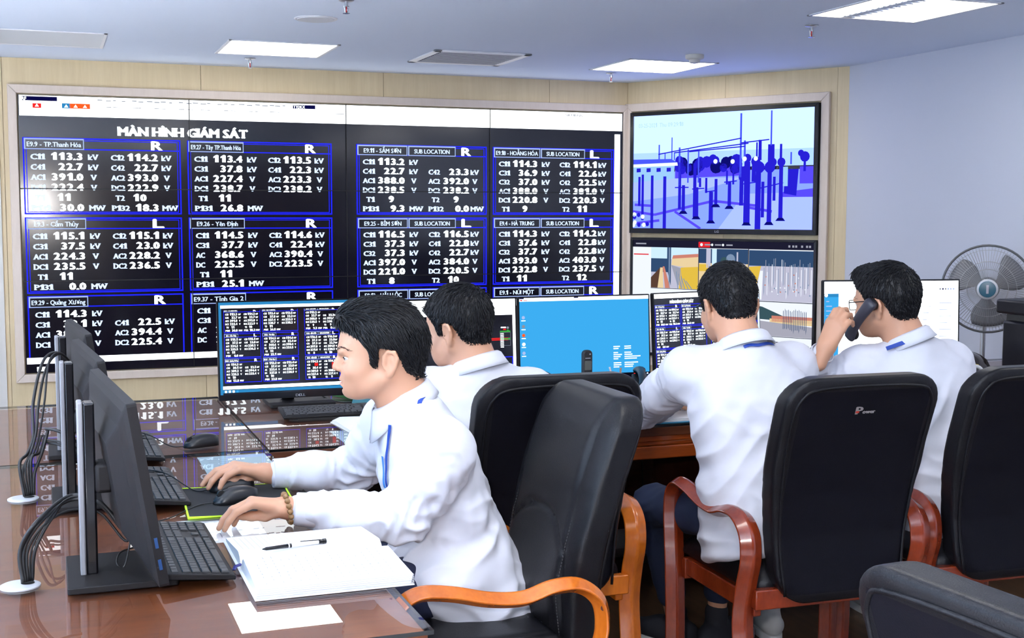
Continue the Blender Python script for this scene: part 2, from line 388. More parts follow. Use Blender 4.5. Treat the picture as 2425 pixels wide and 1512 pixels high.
# ------------------------------------------------------------------ video wall
DATA = [
 ('E9.9 - TP.Thanh Hóa', 0, 'R', 'C11 113.3 kV C12 114.2 kV|C41 22.7 kV C42 22.7 kV|AC1 391.0 V AC2 393.0 V|DC1 222.4 V DC2 222.9 V|T1 11 - T2 10 -|P131 30.0 MW P132 18.3 MW'),
 ('E9.27 - Tây TP.Thanh Hóa', 0, 'R', 'C11 113.4 kV C12 113.5 kV|C31 37.8 kV C41 22.3 kV|AC1 227.4 V AC2 223.3 V|DC1 238.7 V DC2 238.2 V|T1 11 -|P131 26.8 MW'),
 ('E9.11 - SẦM SƠN', 1, 'R', 'C11 113.2 kV|C41 22.7 kV C42 23.3 kV|AC1 388.0 V AC2 392.0 V|DC1 238.5 V DC2 238.2 V|T1 9 - T2 9 -|P131 9.3 MW P132 0.0 MW'),
 ('E9.18 - HOẰNG HÓA', 1, 'L', 'C11 114.3 kV C12 114.1 kV|C31 36.9 kV C41 22.6 kV|C32 37.0 kV C42 22.5 kV|AC1 388.0 V AC2 381.0 V|DC1 220.8 V DC2 220.3 V|T1 9 - T2 11 -'),
 ('E9.3 - Cẩm Thủy', 0, 'L', 'C11 115.1 kV C12 115.1 kV|C31 37.5 kV C41 23.0 kV|AC1 224.3 V AC2 228.2 V|DC1 235.5 V DC2 236.5 V|T1 11 -|P131 0.0 MW'),
 ('E9.26 - Yên Định', 0, 'R', 'C11 114.5 kV C12 114.6 kV|C31 37.7 kV C41 22.4 kV|AC 368.6 V AC2 390.4 V|DC 225.5 V DC2 223.5 V|T1 11 -|P131 25.1 MW'),
 ('E9.25 - BỈM SƠN', 1, 'L', 'C11 116.5 kV C12 116.5 kV|C31 37.3 kV C41 22.8 kV|C32 37.3 kV C42 22.7 kV|AC1 397.0 V AC2 384.0 V|DC1 221.0 V DC2 220.5 V|T1 8 - T2 10 -'),
 ('E9.4 - HÀ TRUNG', 1, 'L', 'C11 114.3 kV C12 114.2 kV|C31 37.6 kV C41 22.8 kV|C32 37.7 kV C42 22.8 kV|AC1 393.0 V AC2 403.0 V|DC1 232.8 V DC2 237.5 V|T1 11 - T2 12 -'),
 ('E9.29 - Quảng Xương', 0, 'R', 'C11 114.3 kV|C31 38.1 kV C41 22.5 kV|AC1 389.3 V AC2 394.4 V|DC1 225.2 V DC2 225.4 V|T1 10 -|P131 12.8 MW'),
 ('E9.37 - Tĩnh Gia 2', 0, 'R', 'C11 113.3 kV C12 113.4 kV|C31 37.4 kV C41 23.0 kV|AC 223.4 V AC2 226.4 V|DC 237.0 V DC2 238.9 V|T1 10 -|P131 22.8 MW'),
 ('E9.12 - HẬU LỘC', 1, 'R', 'C11 114.2 kV C12 114.2 kV|C31 # kV C41 # kV|C32 38.4 kV C42 # kV|AC1 389.0 V AC2 388.8 V|DC1 227.4 V DC2 227.4 V|T1 10 - T2 9 -'),
 ('E9.1 - NÚI MỘT', 1, 'R', 'C11 114.0 kV C12 114.1 kV|C31 37.2 kV C41 22.6 kV|C32 37.5 kV C42 22.7 kV|AC1 391.0 V AC2 390.0 V|DC1 230.8 V DC2 231.5 V|T1 10 - T2 11 -'),
]
COLS = [(.021, .962), (1.004, 1.941), (2.108, 3.035), (3.081, 4.011)]
ROWS = [.260, .752, 1.240]
def dashboard(g, T, clip=9, small=False, cols=range(4), rows=range(3), hide_head=False):
    """The station boxes; T(u, v) scales the wall's metres to the target, T.s = scale."""
    su, sv, ou, ov = T
    U = lambda a: a*su+ou
    Vv = lambda a: a*sv+ov
    lw = .008 if not small else .012
    for r_ in rows:
        for c_ in cols:
            ttl, sub_, flag, body = DATA[r_*4+c_]
            u0, u1 = COLS[c_]; v0 = ROWS[r_]; v1 = min(v0+.472, clip)
            R_ = lambda a, b, c, d, m, L=2: g.rect(U(a), Vv(b), U(c), Vv(d), m, L)
            for a, b, c, d in ((u0, v0, u1, v0+lw), (u0, v0, u0+lw, v1), (u1-lw, v0, u1, v1)): R_(a, b, c, d, BLU)
            if not small and clip > v0+.48:
                for a, b, c, d in ((u0+.018, v0+.058, u0+.022, v1-.012), (u1-.022, v0+.016, u1-.018, v1-.012), (u0+.018, v1-.016, u1-.018, v1-.012), (u0+.36, v0+.014, u1-.018, v0+.018)): R_(a, b, c, d, BLU)
            if v1 == v0+.472: R_(u0, v1-lw, u1, v1, BLU)
            R_(u0, v0+.066, u1, v0+.066+lw*.8, BLU)
            # caption plates
            plates = [(u0+.007, u0+.357, ttl)] if not sub_ else [(u0+.007, u0+.355, ttl), (u0+.36, u0+.70, 'SUB LOCATION')]
            for a, c, tx in plates:
                t = .009
                R_(a, v0+.004, c, v0+.072, BLK, 3)
                for q in ((a, v0+.004, c, v0+.004+t), (a, v0+.072-t*.6, c, v0+.072), (a, v0+.004, a+t, v0+.072), (c-t*.6, v0+.004, c, v0+.072)): R_(*q, PAL, 4)
                ww = (c-a)*(.74 if len(tx) < 17 else .9)
                g.text(tx, U((a+c)/2), Vv(v0+.04), .030*sv, ww*su, LAB if not small else NUM, 'c', 5, .0012*su)
            fu = u0+.795 if not sub_ else u0+.777
            g.text(flag, U(fu), Vv(v0+.036), .058*sv, .062*su, NUM, 'c', 5, .005*su)
            for k, ln in enumerate(body.split('|')):
                vm = v0+.112+k*.0632
                if vm+.02 > clip: break
                it = ln.split()
                if len(it) < 4 and k == 1 and c_ == 0 and r_ == 2: pass
                for h_ in range(len(it)//3):
                    lb, nm, un = it[3*h_:3*h_+3]
                    lu, ru, uu = ((u0+.045, u0+.348, u0+.381) if h_ == 0 else (u0+.517, u0+.80, u0+.824))
                    if sub_: lu, ru, uu = ((u0+.047, u0+.335, u0+.371) if h_ == 0 else (u0+.507, u0+.797, u0+.811))
                    if lb in ('T1', 'T2'): lu += .022
                    g.text(lb, U(lu), Vv(vm+.004), .034*sv, .026*len(lb)*su, LAB if not small else NUM, 'l', 3, .003*su, False, not small)
                    if nm == '#': R_(ru-.09, vm-.03, ru, vm+.03, RED, 3)
                    else:
                        if len(nm) <= 2: ru -= .075
                        wn = sum(.019 if q == '.' else .0435 for q in nm)-.005
                        g.text(nm, U(ru), Vv(vm), .044*sv, wn*su, NUM, 'r', 3, .0048*su, True)
                    if un != '-':
                        wu = {'kV': .056, 'V': .030, 'MW': .092}[un]
                        if un == 'V': uu += .014
                        g.text(un, U(uu), Vv(vm+.004), .034*sv, wu*su, LAB if not small else NUM, 'l', 3, .003*su, False, not small)
vw = thing('video_wall', 'wall-filling video wall of twelve panels showing white figures in blue boxes on black', 'video wall', (VX+VW/2, YA, VZ-VH))
for r_ in range(3):
    for c_ in range(4):
        pw, ph = VW/4, VH/3
        MB().box((VX+c_*pw+.001, YA-.024, VZ-(r_+1)*ph+.001), (VX+(c_+1)*pw-.001, YA-.002, VZ-r_*ph-.001)).build('screen_panel', screen_black, vw, True)
g = G2()
g.rect(.008, .004, VW-.006, .128, WHI, 1)
g.rect(.022, .010, .228, .036, NAV, 2); g.text('RF', .024, .023, .02, .026, NUM, 'l', 3, .001)
g.rect(.085, .052, .135, .080, RED, 2); g.rect(.255, .047, .305, .078, e_teal and TEA, 2); g.rect(.30, .047, .42, .078, ORA, 2)
for q in (.11, .28, .335, .39): g.poly([(q-.012, .072), (q+.012, .072), (q, .054)], WHI, 3)
rr = random.Random(3)
for k in range(34):
    a = .46+k*.048+rr.random()*.02
    if 1.66 < a < 1.86: continue
    g.rect(a, .018+.004*(k % 2), a+.018+rr.random()*.02, .024+.004*(k % 2), GRY, 2) if k < 26 else None
    if k % 3: g.rect(a, .062, a+.012+rr.random()*.03, .066, GRY, 2)
g.rect(1.686, .012, 1.835, .037, NAV, 2); g.text('TTDKX', 1.69, .0245, .018, .075, NUM, 'l', 3, .001)
g.text('SIEMENS', 3.63, .024, .016, .13, GRY, 'l', 2, .001); g.text('Spectrum Power 7', 3.78, .026, .014, .22, GRY, 'l', 2)
g.text('MÀN HÌNH GIÁM SÁT', .985, .210, .055, .80, NUM, 'c', 3, .006, False, True)
g.rect(VW-.064, .152, VW-.020, 1.625, WHI, 1)
dashboard(g, (1, 1, 0, 0), clip=1.622)
g.rect(.008, 1.625, VW-.006, 1.664, WHI, 2)
# task bar marks
for a in (.065, .094): 
    for d in (1.683, 1.698): g.rect(a, d, a+.027, d+.013, NUM, 2)
g.disc(.193, 1.688, .013, NUM, 2); g.disc(.193, 1.688, .009, BLK, 3); g.line(.172, 1.709, .185, 1.696, .005, NUM, 2)
g.border(.262, 1.678, .30, 1.708, .004, NUM, 2); g.rect(.306, 1.678, .310, 1.708, NUM, 2); g.rect(.27, 1.688, .292, 1.699, NUM, 2)
# seams between the panels cross the picture
seam_m = 13
for k in (1, 2, 3): g.rect(VW*k/4-.003, 0, VW*k/4+.003, VH, seam_m, 7)
for k in (1, 2): g.rect(0, VH*k/3-.003, VW, VH*k/3+.003, seam_m, 7)
seam_mat = mat('panel_seam', (.004, .004, .005), .4)
g.build('display_image', SCR+[seam_mat], vw, (VX, YA-.0245, VZ), (1, 0, 0), (0, 0, -1), world=True)

# ------------------------------------------------------------------ two televisions on the angled wall
def b_frame(s0, z0):      # origin, right, down for graphics on the angled wall
    o = V3(on_b(s0, z0)); return o, V3(on_b(s0+1, z0))-o, np.array([0, 0, -1.])
def make_tv(label, s0, s1, z0, z1, bz, depth):
    t = thing('television', label, 'television', on_b((s0+s1)/2, z0, 0))
    fn = lambda u, z, d: on_b(u, z, d)
    MB().prism([(s0, z0), (s1, z0), (s1, z1), (s0, z1)], fn, .004, depth-.012).build('housing', black_plastic, t, True, bevel=.004)
    bb = MB(); o = [(s0, z0), (s1, z0), (s1, z1), (s0, z1)]; i = [(s0+bz, z0+bz*1.3), (s1-bz, z0+bz*1.3), (s1-bz, z1-bz), (s0+bz, z1-bz)]
    for k in range(4):
        k2 = (k+1) % 4; bb.prism([o[k], o[k2], i[k2], i[k]], fn, depth-.012, depth)
    bb.build('bezel', black_gloss, t, True, bevel=.002)
    return t, i
tv, i = make_tv('upper wall television with a blue view of an electrical substation', .055, 1.513, 1.349, 2.214, .028, .05)
tvw, tvh = i[1][0]-i[0][0], i[2][1]-i[0][1]
c_ = lambda n, c, s_=1: em('substation_'+n, c, s_)
SM = [em('substation_sky', (.62, .90, 2.2), 1.1, True), c_('haze', (.42, .66, 2.0), 1.1), em('substation_ground', (.24, .36, 2.4), 1.1, True), em('substation_pale_ground', (.38, .50, 2.4), 1.1, True),
      c_('deep_blue', (.020, .014, .65)), em('substation_violet', (.10, .07, 1.3), 1, True), c_('mid_blue', (.07, .10, .95)), c_('white', (.75, .9, 1), 1.2), c_('dark', (.004, .004, .16)), c_('building', (.30, .55, .85), 1.1)]
g = G2(); P = lambda *q: [(x/1000*tvw, y/1000*tvh) for x, y in q]
g.poly(P((0, 0), (0, 420), (1000, 420), (1000, 0)), 0, 1); g.poly(P((0, 330), (0, 470), (1000, 470), (1000, 330)), 1, 2)
g.poly(P((0, 500), (0, 1000), (1000, 1000), (1000, 500)), 2, 2); g.poly(P((0, 560), (0, 760), (330, 700), (640, 560)), 3, 3); g.poly(P((640, 700), (500, 1000), (1000, 1000), (1000, 690)), 3, 3)
g.poly(P((250, 450), (250, 560), (620, 545), (620, 440)), 5, 3)
g.poly(P((930, 480), (930, 620), (1000, 620), (1000, 480)), 5, 3)
rr = random.Random(5)
for k in range(26): g.disc((.27+.34*rr.random())*tvw, (.40+.09*rr.random())*tvh, .03+.02*rr.random(), 4 if k % 3 else 8, 4)
g.poly(P((0, 385), (0, 430), (262, 420), (225, 388)), 6, 5); g.poly(P((0, 428), (0, 455), (265, 448), (262, 420)), 7, 6); g.poly(P((0, 455), (0, 590), (245, 560), (245, 448)), 9, 5)
for a in (20, 80, 140, 200): g.poly(P((a, 465), (a, 500), (a+25, 498), (a+25, 464)), 4, 7)
def pole(x, y0, y1, w_, m=4, L=8): g.poly(P((x-w_, y0), (x-w_*1.1, y1), (x+w_*1.1, y1), (x+w_, y0)), m, L)
for x, y0, y1, w_ in ((618, 20, 560, 5), (780, 10, 300, 4), (155, 260, 420, 4), (230, 200, 420, 3), (275, 290, 620, 5), (325, 310, 600, 4), (385, 330, 600, 4), (640, 250, 420, 5), (245, 330, 400, 3), (190, 330, 400, 3)): pole(x, y0, y1, w_, 6)
for x, y0, y1, w_ in ((38, 540, 800, 7), (58, 520, 930, 7), (115, 530, 1000, 8), (190, 540, 1000, 9), (278, 420, 830, 8), (300, 620, 860, 9), (365, 430, 900, 9), (375, 640, 905, 11), (458, 680, 940, 11),
        (485, 570, 800, 8), (430, 560, 690, 6), (395, 560, 640, 6), (560, 600, 820, 9), (545, 500, 620, 5), (580, 500, 620, 5), (625, 470, 800, 10), (655, 430, 960, 16), (690, 430, 600, 10), (715, 430, 1000, 14), (722, 250, 420, 8), (705, 270, 420, 4),
        (775, 290, 960, 11), (792, 290, 450, 6), (832, 290, 470, 6), (835, 460, 920, 10), (800, 560, 760, 7), (740, 600, 900, 8)): pole(x, y0, y1, w_)
for x, y in ((300, 858), (375, 905), (458, 940), (560, 815), (655, 955), (775, 950), (835, 915), (485, 800)): g.poly(P((x-26, y+14), (x-14, y-12), (x+14, y-12), (x+26, y+14)), 8, 9)
for x, y, r in ((655, 400, .03), (700, 430, .035), (720, 480, .04), (775, 480, .04), (835, 440, .03), (630, 560, .03), (640, 500, .028), (790, 440, .03)): g.disc(x/1000*tvw, y/1000*tvh, r, 4, 8)
for x, y in ((640, 405), (700, 405), (575, 425), (480, 420)): g.disc(x/1000*tvw, y/1000*tvh, .016, 7, 9)
for q in ((0, 850, 130, 880), (130, 880, 470, 760), (250, 850, 400, 1000), (470, 760, 700, 800), (10, 790, 110, 800), (0, 960, 160, 930), (640, 810, 790, 850)): g.line(q[0]/1000*tvw, q[1]/1000*tvh, q[2]/1000*tvw, q[3]/1000*tvh, .018, 5, 7)
for q in ((150, 345, 620, 230), (245, 335, 660, 275), (330, 330, 640, 300), (620, 270, 770, 250), (250, 640, 330, 640), (350, 655, 420, 650), (430, 680, 490, 670), (530, 600, 600, 590), (620, 620, 720, 600), (710, 660, 850, 610)): g.line(q[0]/1000*tvw, q[1]/1000*tvh, q[2]/1000*tvw, q[3]/1000*tvh, .008, 4, 9)
g.poly(P((855, 500), (850, 700), (915, 720), (925, 500)), 4, 8); g.poly(P((845, 480), (845, 640), (870, 640), (870, 480)), 9, 9); g.poly(P((840, 690), (840, 730), (1000, 730), (1000, 660)), 5, 7)
g.disc(.955*tvw, .40*tvh, .035, 4, 8); g.disc(.935*tvw, .37*tvh, .022, 4, 8); pole(955, 430, 520, 6, 4); pole(885, 360, 460, 4, 6)
for k in range(9): g.disc((.0+.11*rr.random())*tvw, (.86+.12*rr.random())*tvh, .016, 4 if k % 2 else 7, 9)
for k, q in enumerate('03-25-2021 Thu 09:29:18'.split()): g.text(q, (.03+(0, .125, .175)[k])*tvw, .085*tvh, .030, (.11, .04, .09)[k]*tvw, 1, 'l', 8)
o, r, d = b_frame(i[0][0], i[2][1])
n_ = np.cross(d, r)
g.build('screen', SM, tv, o+V3(on_b(0, 0, .040))-V3(on_b(0, 0, 0)), r, d, lift=.0004, world=True)
g = G2(); g.text('LG', .723, .0, .016, .03, 0, 'c', 1, .001)
oo, r, d = b_frame(.055, 1.367)
g.build('brand_logo', [mat('grey_print', (.4, .4, .45), .5)], tv, oo+V3(on_b(0, 0, .0505))-V3(on_b(0, 0, 0)), r, d, world=True)

tv2, i = make_tv('lower wall television showing a grid of security camera pictures', .064, 1.515, .465, 1.318, .018, .045)
tvw, tvh = i[1][0]-i[0][0], i[2][1]-i[0][1]
cc = lambda n, c, s_=1: em('camera_picture_'+n, c, s_)
CM = [cc('white', (.85, .9, 1), 1.0), cc('black', (.012, .012, .03)), cc('red', (.75, .02, .03)), cc('sky', (.55, .75, .95), 1.1), cc('yellow', (.75, .50, .06)), cc('cream', (.80, .62, .35)), cc('tree', (.04, .09, .11)),
      cc('navy', (.03, .07, .16)), cc('grey', (.33, .34, .42)), cc('lilac', (.52, .52, .66)), cc('steel', (.20, .28, .42)), cc('roof', (.60, .22, .16)), cc('brown', (.10, .05, .035)), cc('road', (.38, .38, .46)), cc('panel', (.10, .11, .13))]
g = G2(); P = lambda *q: [(x/1000*tvw, y/1000*tvh) for x, y in q]
R_ = lambda a, b_, c, d_, m, L=2: g.poly(P((a, b_), (a, d_), (c, d_), (c, b_)), m, L)
R_(0, 0, 1000, 1000, 0, 1); R_(0, 0, 1000, 62, 1, 2)
R_(385, 8, 450, 55, 2, 3); g.disc(.402*tvw, .032*tvh, .011, 0, 4)
for a in (415, 472, 535, 12, 40): R_(a+5, 26, a+40, 38, 8, 4)
for a in (462, 522): g.disc(a/1000*tvw, .032*tvh, .009, 0, 4)
for a in (870, 890, 905, 935, 960, 975): R_(a, 24, a+10, 42, 8, 4)
R_(5, 122, 95, 132, 2, 3)
# first picture: rails, gantry, yellow house
R_(110, 62, 385, 420, 9, 2); R_(110, 62, 385, 165, 3, 3); R_(110, 160, 210, 280, 7, 4); g.poly(P((110, 420), (110, 330), (165, 240), (150, 420)), 12, 5); g.poly(P((150, 420), (165, 240), (180, 240), (185, 420)), 5, 5)
g.poly(P((195, 420), (180, 230), (190, 230), (225, 420)), 11, 6); R_(215, 62, 222, 420, 10, 6); g.poly(P((205, 62), (205, 250), (228, 400), (228, 62)), 7, 5)
g.poly(P((235, 150), (230, 215), (385, 250), (385, 120)), 5, 5); g.poly(P((240, 130), (235, 160), (385, 140), (385, 112)), 11, 6); g.poly(P((285, 235), (275, 420), (385, 420), (385, 225)), 4, 6); g.poly(P((230, 215), (265, 380), (300, 420), (285, 240)), 8, 6)
for k in range(5): g.line((.26+.014*k)*tvw, (.27+.02*k)*tvh, (.27+.02*k)*tvw, .42*tvh, .006, 10, 7)
# second picture
R_(388, 66, 660, 440, 5, 2); R_(388, 66, 660, 190, 7, 3); R_(430, 66, 455, 230, 9, 4); R_(462, 66, 488, 230, 3, 4); g.disc(.53*tvw, .17*tvh, .03, 6, 4); g.disc(.565*tvw, .15*tvh, .035, 10, 4); g.disc(.62*tvw, .17*tvh, .03, 7, 4)
R_(388, 200, 440, 260, 4, 4); g.poly(P((470, 200), (400, 440), (620, 440), (640, 185)), 5, 4); g.poly(P((640, 190), (600, 440), (625, 440), (650, 190)), 9, 5); R_(615, 435, 660, 448, 3, 6); R_(598, 90, 606, 220, 9, 5)
# third picture: switch yard
R_(665, 70, 1000, 490, 9, 2); R_(665, 70, 1000, 200, 7, 3); g.poly(P((665, 210), (665, 480), (690, 480), (730, 200)), 4, 4); g.poly(P((665, 420), (665, 485), (690, 485), (712, 350)), 12, 5); g.poly(P((700, 480), (725, 240), (740, 240), (735, 480)), 0, 5)
for k in range(30):
    x = 745+k*8.4; y0 = 130+rr.random()*120
    g.poly(P((x, y0), (x, y0+120+rr.random()*120), (x+3, y0+200), (x+3, y0)), (10, 8, 0)[k % 3], 6)
for k in range(24): g.disc((.75+.24*rr.random())*tvw, (.26+.18*rr.random())*tvh, .005, (0, 10, 11)[k % 3], 6)
# row two
R_(110, 425, 385, 780, 0, 2); g.poly(P((110, 600), (110, 570), (180, 520), (260, 480), (385, 440), (385, 700), (110, 720)), 6, 3); g.poly(P((110, 720), (110, 590), (385, 610), (385, 720)), 11, 4); g.poly(P((110, 800), (110, 640), (385, 650), (385, 800)), 5, 5)
R_(388, 445, 660, 780, 8, 2); R_(620, 445, 635, 560, 0, 3); R_(645, 445, 655, 560, 0, 3)
R_(665, 500, 1000, 780, 0, 2); g.poly(P((665, 520), (665, 640), (830, 650), (850, 610), (740, 540)), 6, 3); R_(790, 610, 1000, 660, 11, 4); R_(780, 635, 1000, 680, 5, 4); g.poly(P((665, 650), (665, 780), (1000, 780), (1000, 690)), 13, 5)
for k in range(14):
    x = 850+k*9; g.poly(P((x, 540+rr.random()*60), (x, 700+rr.random()*60), (x+3, 720), (x+3, 560)), 7, 6)
R_(665, 790, 1000, 1000, 0, 2); g.poly(P((665, 860), (665, 1000), (1000, 1000), (1000, 940), (800, 850)), 5, 3); g.poly(P((680, 830), (690, 990), (960, 990), (1000, 830)), 0, 4)
for k in range(5): g.poly(P((770+45*k, 820+6*k), (766+38*k, 900+6*k), (796+38*k, 905+6*k), (806+45*k, 823+6*k)), 14 if k % 2 else 8, 6)
R_(110, 790, 660, 1000, 8, 2)
for q in (386, 661): R_(q, 62, q+4, 790, 1, 8)
for q in (421, 782): R_(110, q, 664, q+5, 1, 8)
R_(664, 492, 1000, 498, 1, 8); R_(664, 782, 1000, 787, 1, 8)
o, r, d = b_frame(i[0][0], i[2][1])
g.build('screen', CM, tv2, o+V3(on_b(0, 0, .034))-V3(on_b(0, 0, 0)), r, d, lift=.0004, world=True)

# ------------------------------------------------------------------ ceiling fittings
lamp_glow = mat('lamp_diffuser', (.9, .9, .9), .5, emis=(1, .985, .96), es=TUBE)
lamp_metal = mat('white_enamel', (.75, .76, .80), .35)
louvre_m = mat('louvre_metal', (.6, .62, .68), .3, .6)
def ceiling_lamp(x, y, label, on=True, spine=False, group=None):
    t = thing('ceiling_lamp', label, 'ceiling lamp', (x, y, CZ), group=group)
    h = .298
    bb = MB()
    for a in range(4):
        M = Matrix.Rotation(a*PI/2, 4, 'Z'); bb.box((-h-.012, -h-.012, -.006), (h+.012, -h+.006, -.0005), 0, M)
    bb.build('frame', lamp_metal, t, bevel=.001)
    if on:
        if not spine: MB().box((-h, -h, -.004), (h, h, -.002)).build('diffuser', lamp_glow, t)
        else:
            MB().box((-h, -h, -.004), (-.145, h, -.002)).box((-.055, -h, -.004), (h, h, -.002)).build('diffuser', lamp_glow, t)
            b = MB()
            for k in range(14): b.box((-.140, -h+k*.0427, -.006), (-.06, -h+k*.0427+.024, -.0015))
            b.build('louvre', louvre_m, t)
    else:
        MB().box((-h, -h, -.004), (h, h, -.002)).build('diffuser', mat('unlit_diffuser', (.62, .67, .72), .4), t)
    return t
ceiling_lamp(1.268, 7.33, 'lit square ceiling lamp above the video wall, beside the flat unlit one')
ceiling_lamp(3.676, 7.32, 'lit square ceiling lamp beside the smoke detector, near the angled wall')
ceiling_lamp(3.73, 4.88, 'lit ceiling lamp with a grey louvred spine at the top right corner', spine=True)
ceiling_lamp(.02, 7.34, 'unlit square ceiling lamp at the upper left', on=False)
for k, (x, y) in enumerate(((1.27, 2.45), (3.7, 2.45), (-1.15, 2.45), (-1.15, 4.88), (1.27, -.2), (3.7, -.2), (-1.15, -.2))):  # unseen lamps, added to light the room
    ceiling_lamp(x, y, 'lit square ceiling lamp added out of view to light the room', group='ceiling lamps added outside the view')
t = thing('air_vent', 'white louvred air vent in the ceiling between two lit lamps', 'air vent', (2.43, 7.32, CZ))
bb = MB()
for a in range(4): bb.box((-.3, -.3, -.010), (.3, -.255, -.0005), 0, Matrix.Rotation(a*PI/2, 4, 'Z'))
bb.build('frame', lamp_metal, t, bevel=.003)
MB().box((-.255, -.255, -.003), (.255, .255, -.001)).build('backing', mat('vent_shadow', (.03, .03, .04), .8), t)
sl = MB()
for k in range(14): sl.box((-.25, -.25+k*.037-.010, -.0115), (.25, -.25+k*.037+.004, -.009), 0, Matrix.Translation((0, 0, 0)))
sl.build('slats', mat('vent_slat', (.35, .36, .42), .4), t)
for (x, y), lb in zip(((1.275, 5.557), (1.195, 7.839), (3.596, 7.78), (3.628, 5.461)), ('small ceiling sprinkler at the top edge, beside the round white disc', 'small ceiling sprinkler just behind the left lit ceiling lamp', 'small ceiling sprinkler by the lamp over the wall corner', 'small ceiling sprinkler below the lamp with a louvred spine')):
    t = thing('sprinkler', lb, 'sprinkler', (x, y, CZ), group='ceiling sprinklers')
    MB().lathe([(.034, -.0005), (.034, -.004), (.026, -.007), (.008, -.009)], 20).build('rosette', steel, t, smooth=True)
    MB().cyl((0, 0, -.006), (0, 0, -.03), .008, 12).cyl((-.010, 0, -.026), (-.004, 0, -.058), .0025, 6).cyl((.010, 0, -.026), (.004, 0, -.058), .0025, 6).build('body', mat('chrome', (.5, .5, .52), .25, 1), t, smooth='auto')
    MB().cyl((0, 0, -.028), (0, 0, -.055), .003, 8).build('glass_bulb', mat('red_bulb', (.5, .02, .02), .2), t, smooth=True)
    MB().lathe([(.004, -.056), (.016, -.058), (.017, -.060), (.003, -.062)], 16).build('deflector', MATS['chrome'], t, smooth='auto')
o = MB().lathe([(.055, -.0005), (.055, -.02), (.05, -.026), (.034, -.03), (.03, -.048), (.012, -.052), (.001, -.052)], 28, (3.651, 6.716, CZ)).build('smoke_detector', mat('ivory_plastic', (.62, .60, .55), .5), smooth='auto')
tag(o, 'cream smoke detector on the ceiling above the right lit lamp', 'smoke detector')
t = thing('ceiling_speaker', 'round white flush disc in the ceiling near the top edge', 'ceiling speaker', (1.256, 6.135, CZ))
MB().lathe([(.105, -.0005), (.105, -.003), (.098, -.006), (.092, -.004)], 40).build('rim', lamp_metal, t)
MB().lathe([(.090, -.0045), (.090, -.0075), (.001, -.0085)], 40).build('cover', mat('disc_white', (.66, .68, .72), .6), t)
# ------------------------------------------------------------------ desks and the glass on them
GT = .767       # top of the glass
def fix_glass(m):
    n, l = nodes(m); mx = [x for x in n if x.type == 'MIX_SHADER'][0]; fr = [x for x in n if x.type == 'FRESNEL'][0]
    ge = n.new('ShaderNodeNewGeometry'); mi = n.new('ShaderNodeMix'); mi.data_type = 'FLOAT'
    l.new(ge.outputs['Backfacing'], mi.inputs[0]); l.new(fr.outputs[0], mi.inputs[2]); mi.inputs[3].default_value = .04
    l.new(mi.outputs[0], mx.inputs[0])
fix_glass(glass)
clear = glass_mat('clear_underside', (1, 1, 1)); n_, l_ = nodes(clear)
l_.new([x for x in n_ if x.type == 'BSDF_TRANSPARENT'][0].outputs[0], [x for x in n_ if x.type == 'OUTPUT_MATERIAL'][0].inputs[0])
t = thing('side_desk', 'glossy red-brown desk with three monitors seen edge-on along it', 'desk', (-.1, 3.5, 0))
MB().box((-.80, 2.055, .725), (.607, 5.0, .757)).build('tabletop', desk_wood, t, True, bevel=.003)
MB().box((-.78, 2.075, .655), (.585, 2.10, .725)).box((.568, 2.10, .655), (.590, 3.80, .725)).build('apron', apron_wood, t, True, bevel=.002)
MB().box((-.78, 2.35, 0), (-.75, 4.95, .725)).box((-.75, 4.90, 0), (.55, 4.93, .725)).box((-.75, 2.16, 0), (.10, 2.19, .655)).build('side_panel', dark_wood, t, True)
t = thing('long_desk', 'long orange-brown desk under the row of monitors facing the video wall', 'desk', (2.6, 4.4, 0))
MB().box((.612, 3.83, .725), (4.80, 5.0, .757)).build('tabletop', desk_wood, t, True, bevel=.003)
MB().box((.612, 3.838, .705), (4.80, 3.86, .752)).box((.612, 3.846, .690), (4.80, 3.862, .706)).box((.612, 3.834, .645), (4.80, 3.866, .690)).build('apron', apron_wood, t, True, bevel=.004)
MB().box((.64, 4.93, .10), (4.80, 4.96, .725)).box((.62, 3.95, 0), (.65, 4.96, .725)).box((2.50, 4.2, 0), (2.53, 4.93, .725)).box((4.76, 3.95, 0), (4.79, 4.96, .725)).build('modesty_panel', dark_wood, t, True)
MB().box((.64, 4.965, 0), (4.80, 4.985, .11)).build('tiled_plinth', mat('pale_tile', (.62, .60, .60), .3), t, True)
MB().box((2.02, 4.86, .28), (2.34, 4.93, .42)).build('power_box', black_plastic, t, True, bevel=.006)
for k in range(3): MB().box((2.06+k*.09, 4.85, .32), (2.115+k*.09, 4.86, .38)).build('socket', mat('grey_socket', (.05, .05, .055), .4), t, True, bevel=.003)
def sheet(label, x0, y0, x1, y1):
    mb = MB(); z0, z1 = .759, GT
    mb.add([(x0, y0, z0), (x1, y0, z0), (x1, y1, z0), (x0, y1, z0), (x0, y0, z1), (x1, y0, z1), (x1, y1, z1), (x0, y1, z1)], [(4, 5, 6, 7)], 0)
    mb.add([(x0, y0, z0), (x1, y0, z0), (x1, y1, z0), (x0, y1, z0), (x0, y0, z1), (x1, y0, z1), (x1, y1, z1), (x0, y1, z1)], [(0, 1, 5, 4), (1, 2, 6, 5), (2, 3, 7, 6), (3, 0, 4, 7)], 1)
    mb.add([(x0, y0, z0), (x1, y0, z0), (x1, y1, z0), (x0, y1, z0)], [(0, 3, 2, 1)], 2)
    o = mb.build('glass_sheet', [glass, glass_edge, clear], norm=False); tag(o, label, 'glass sheet')
sheet('clear glass sheet over the side desk under the open book and keyboards', -.81, 2.047, .615, 3.826)
sheet('clear glass sheet over the far end of the side desk beyond the joint', -.81, 3.834, .615, 5.008)
sheet('clear glass sheet on the long desk in front of the dashboard monitor', .622, 3.815, 2.40, 5.005)
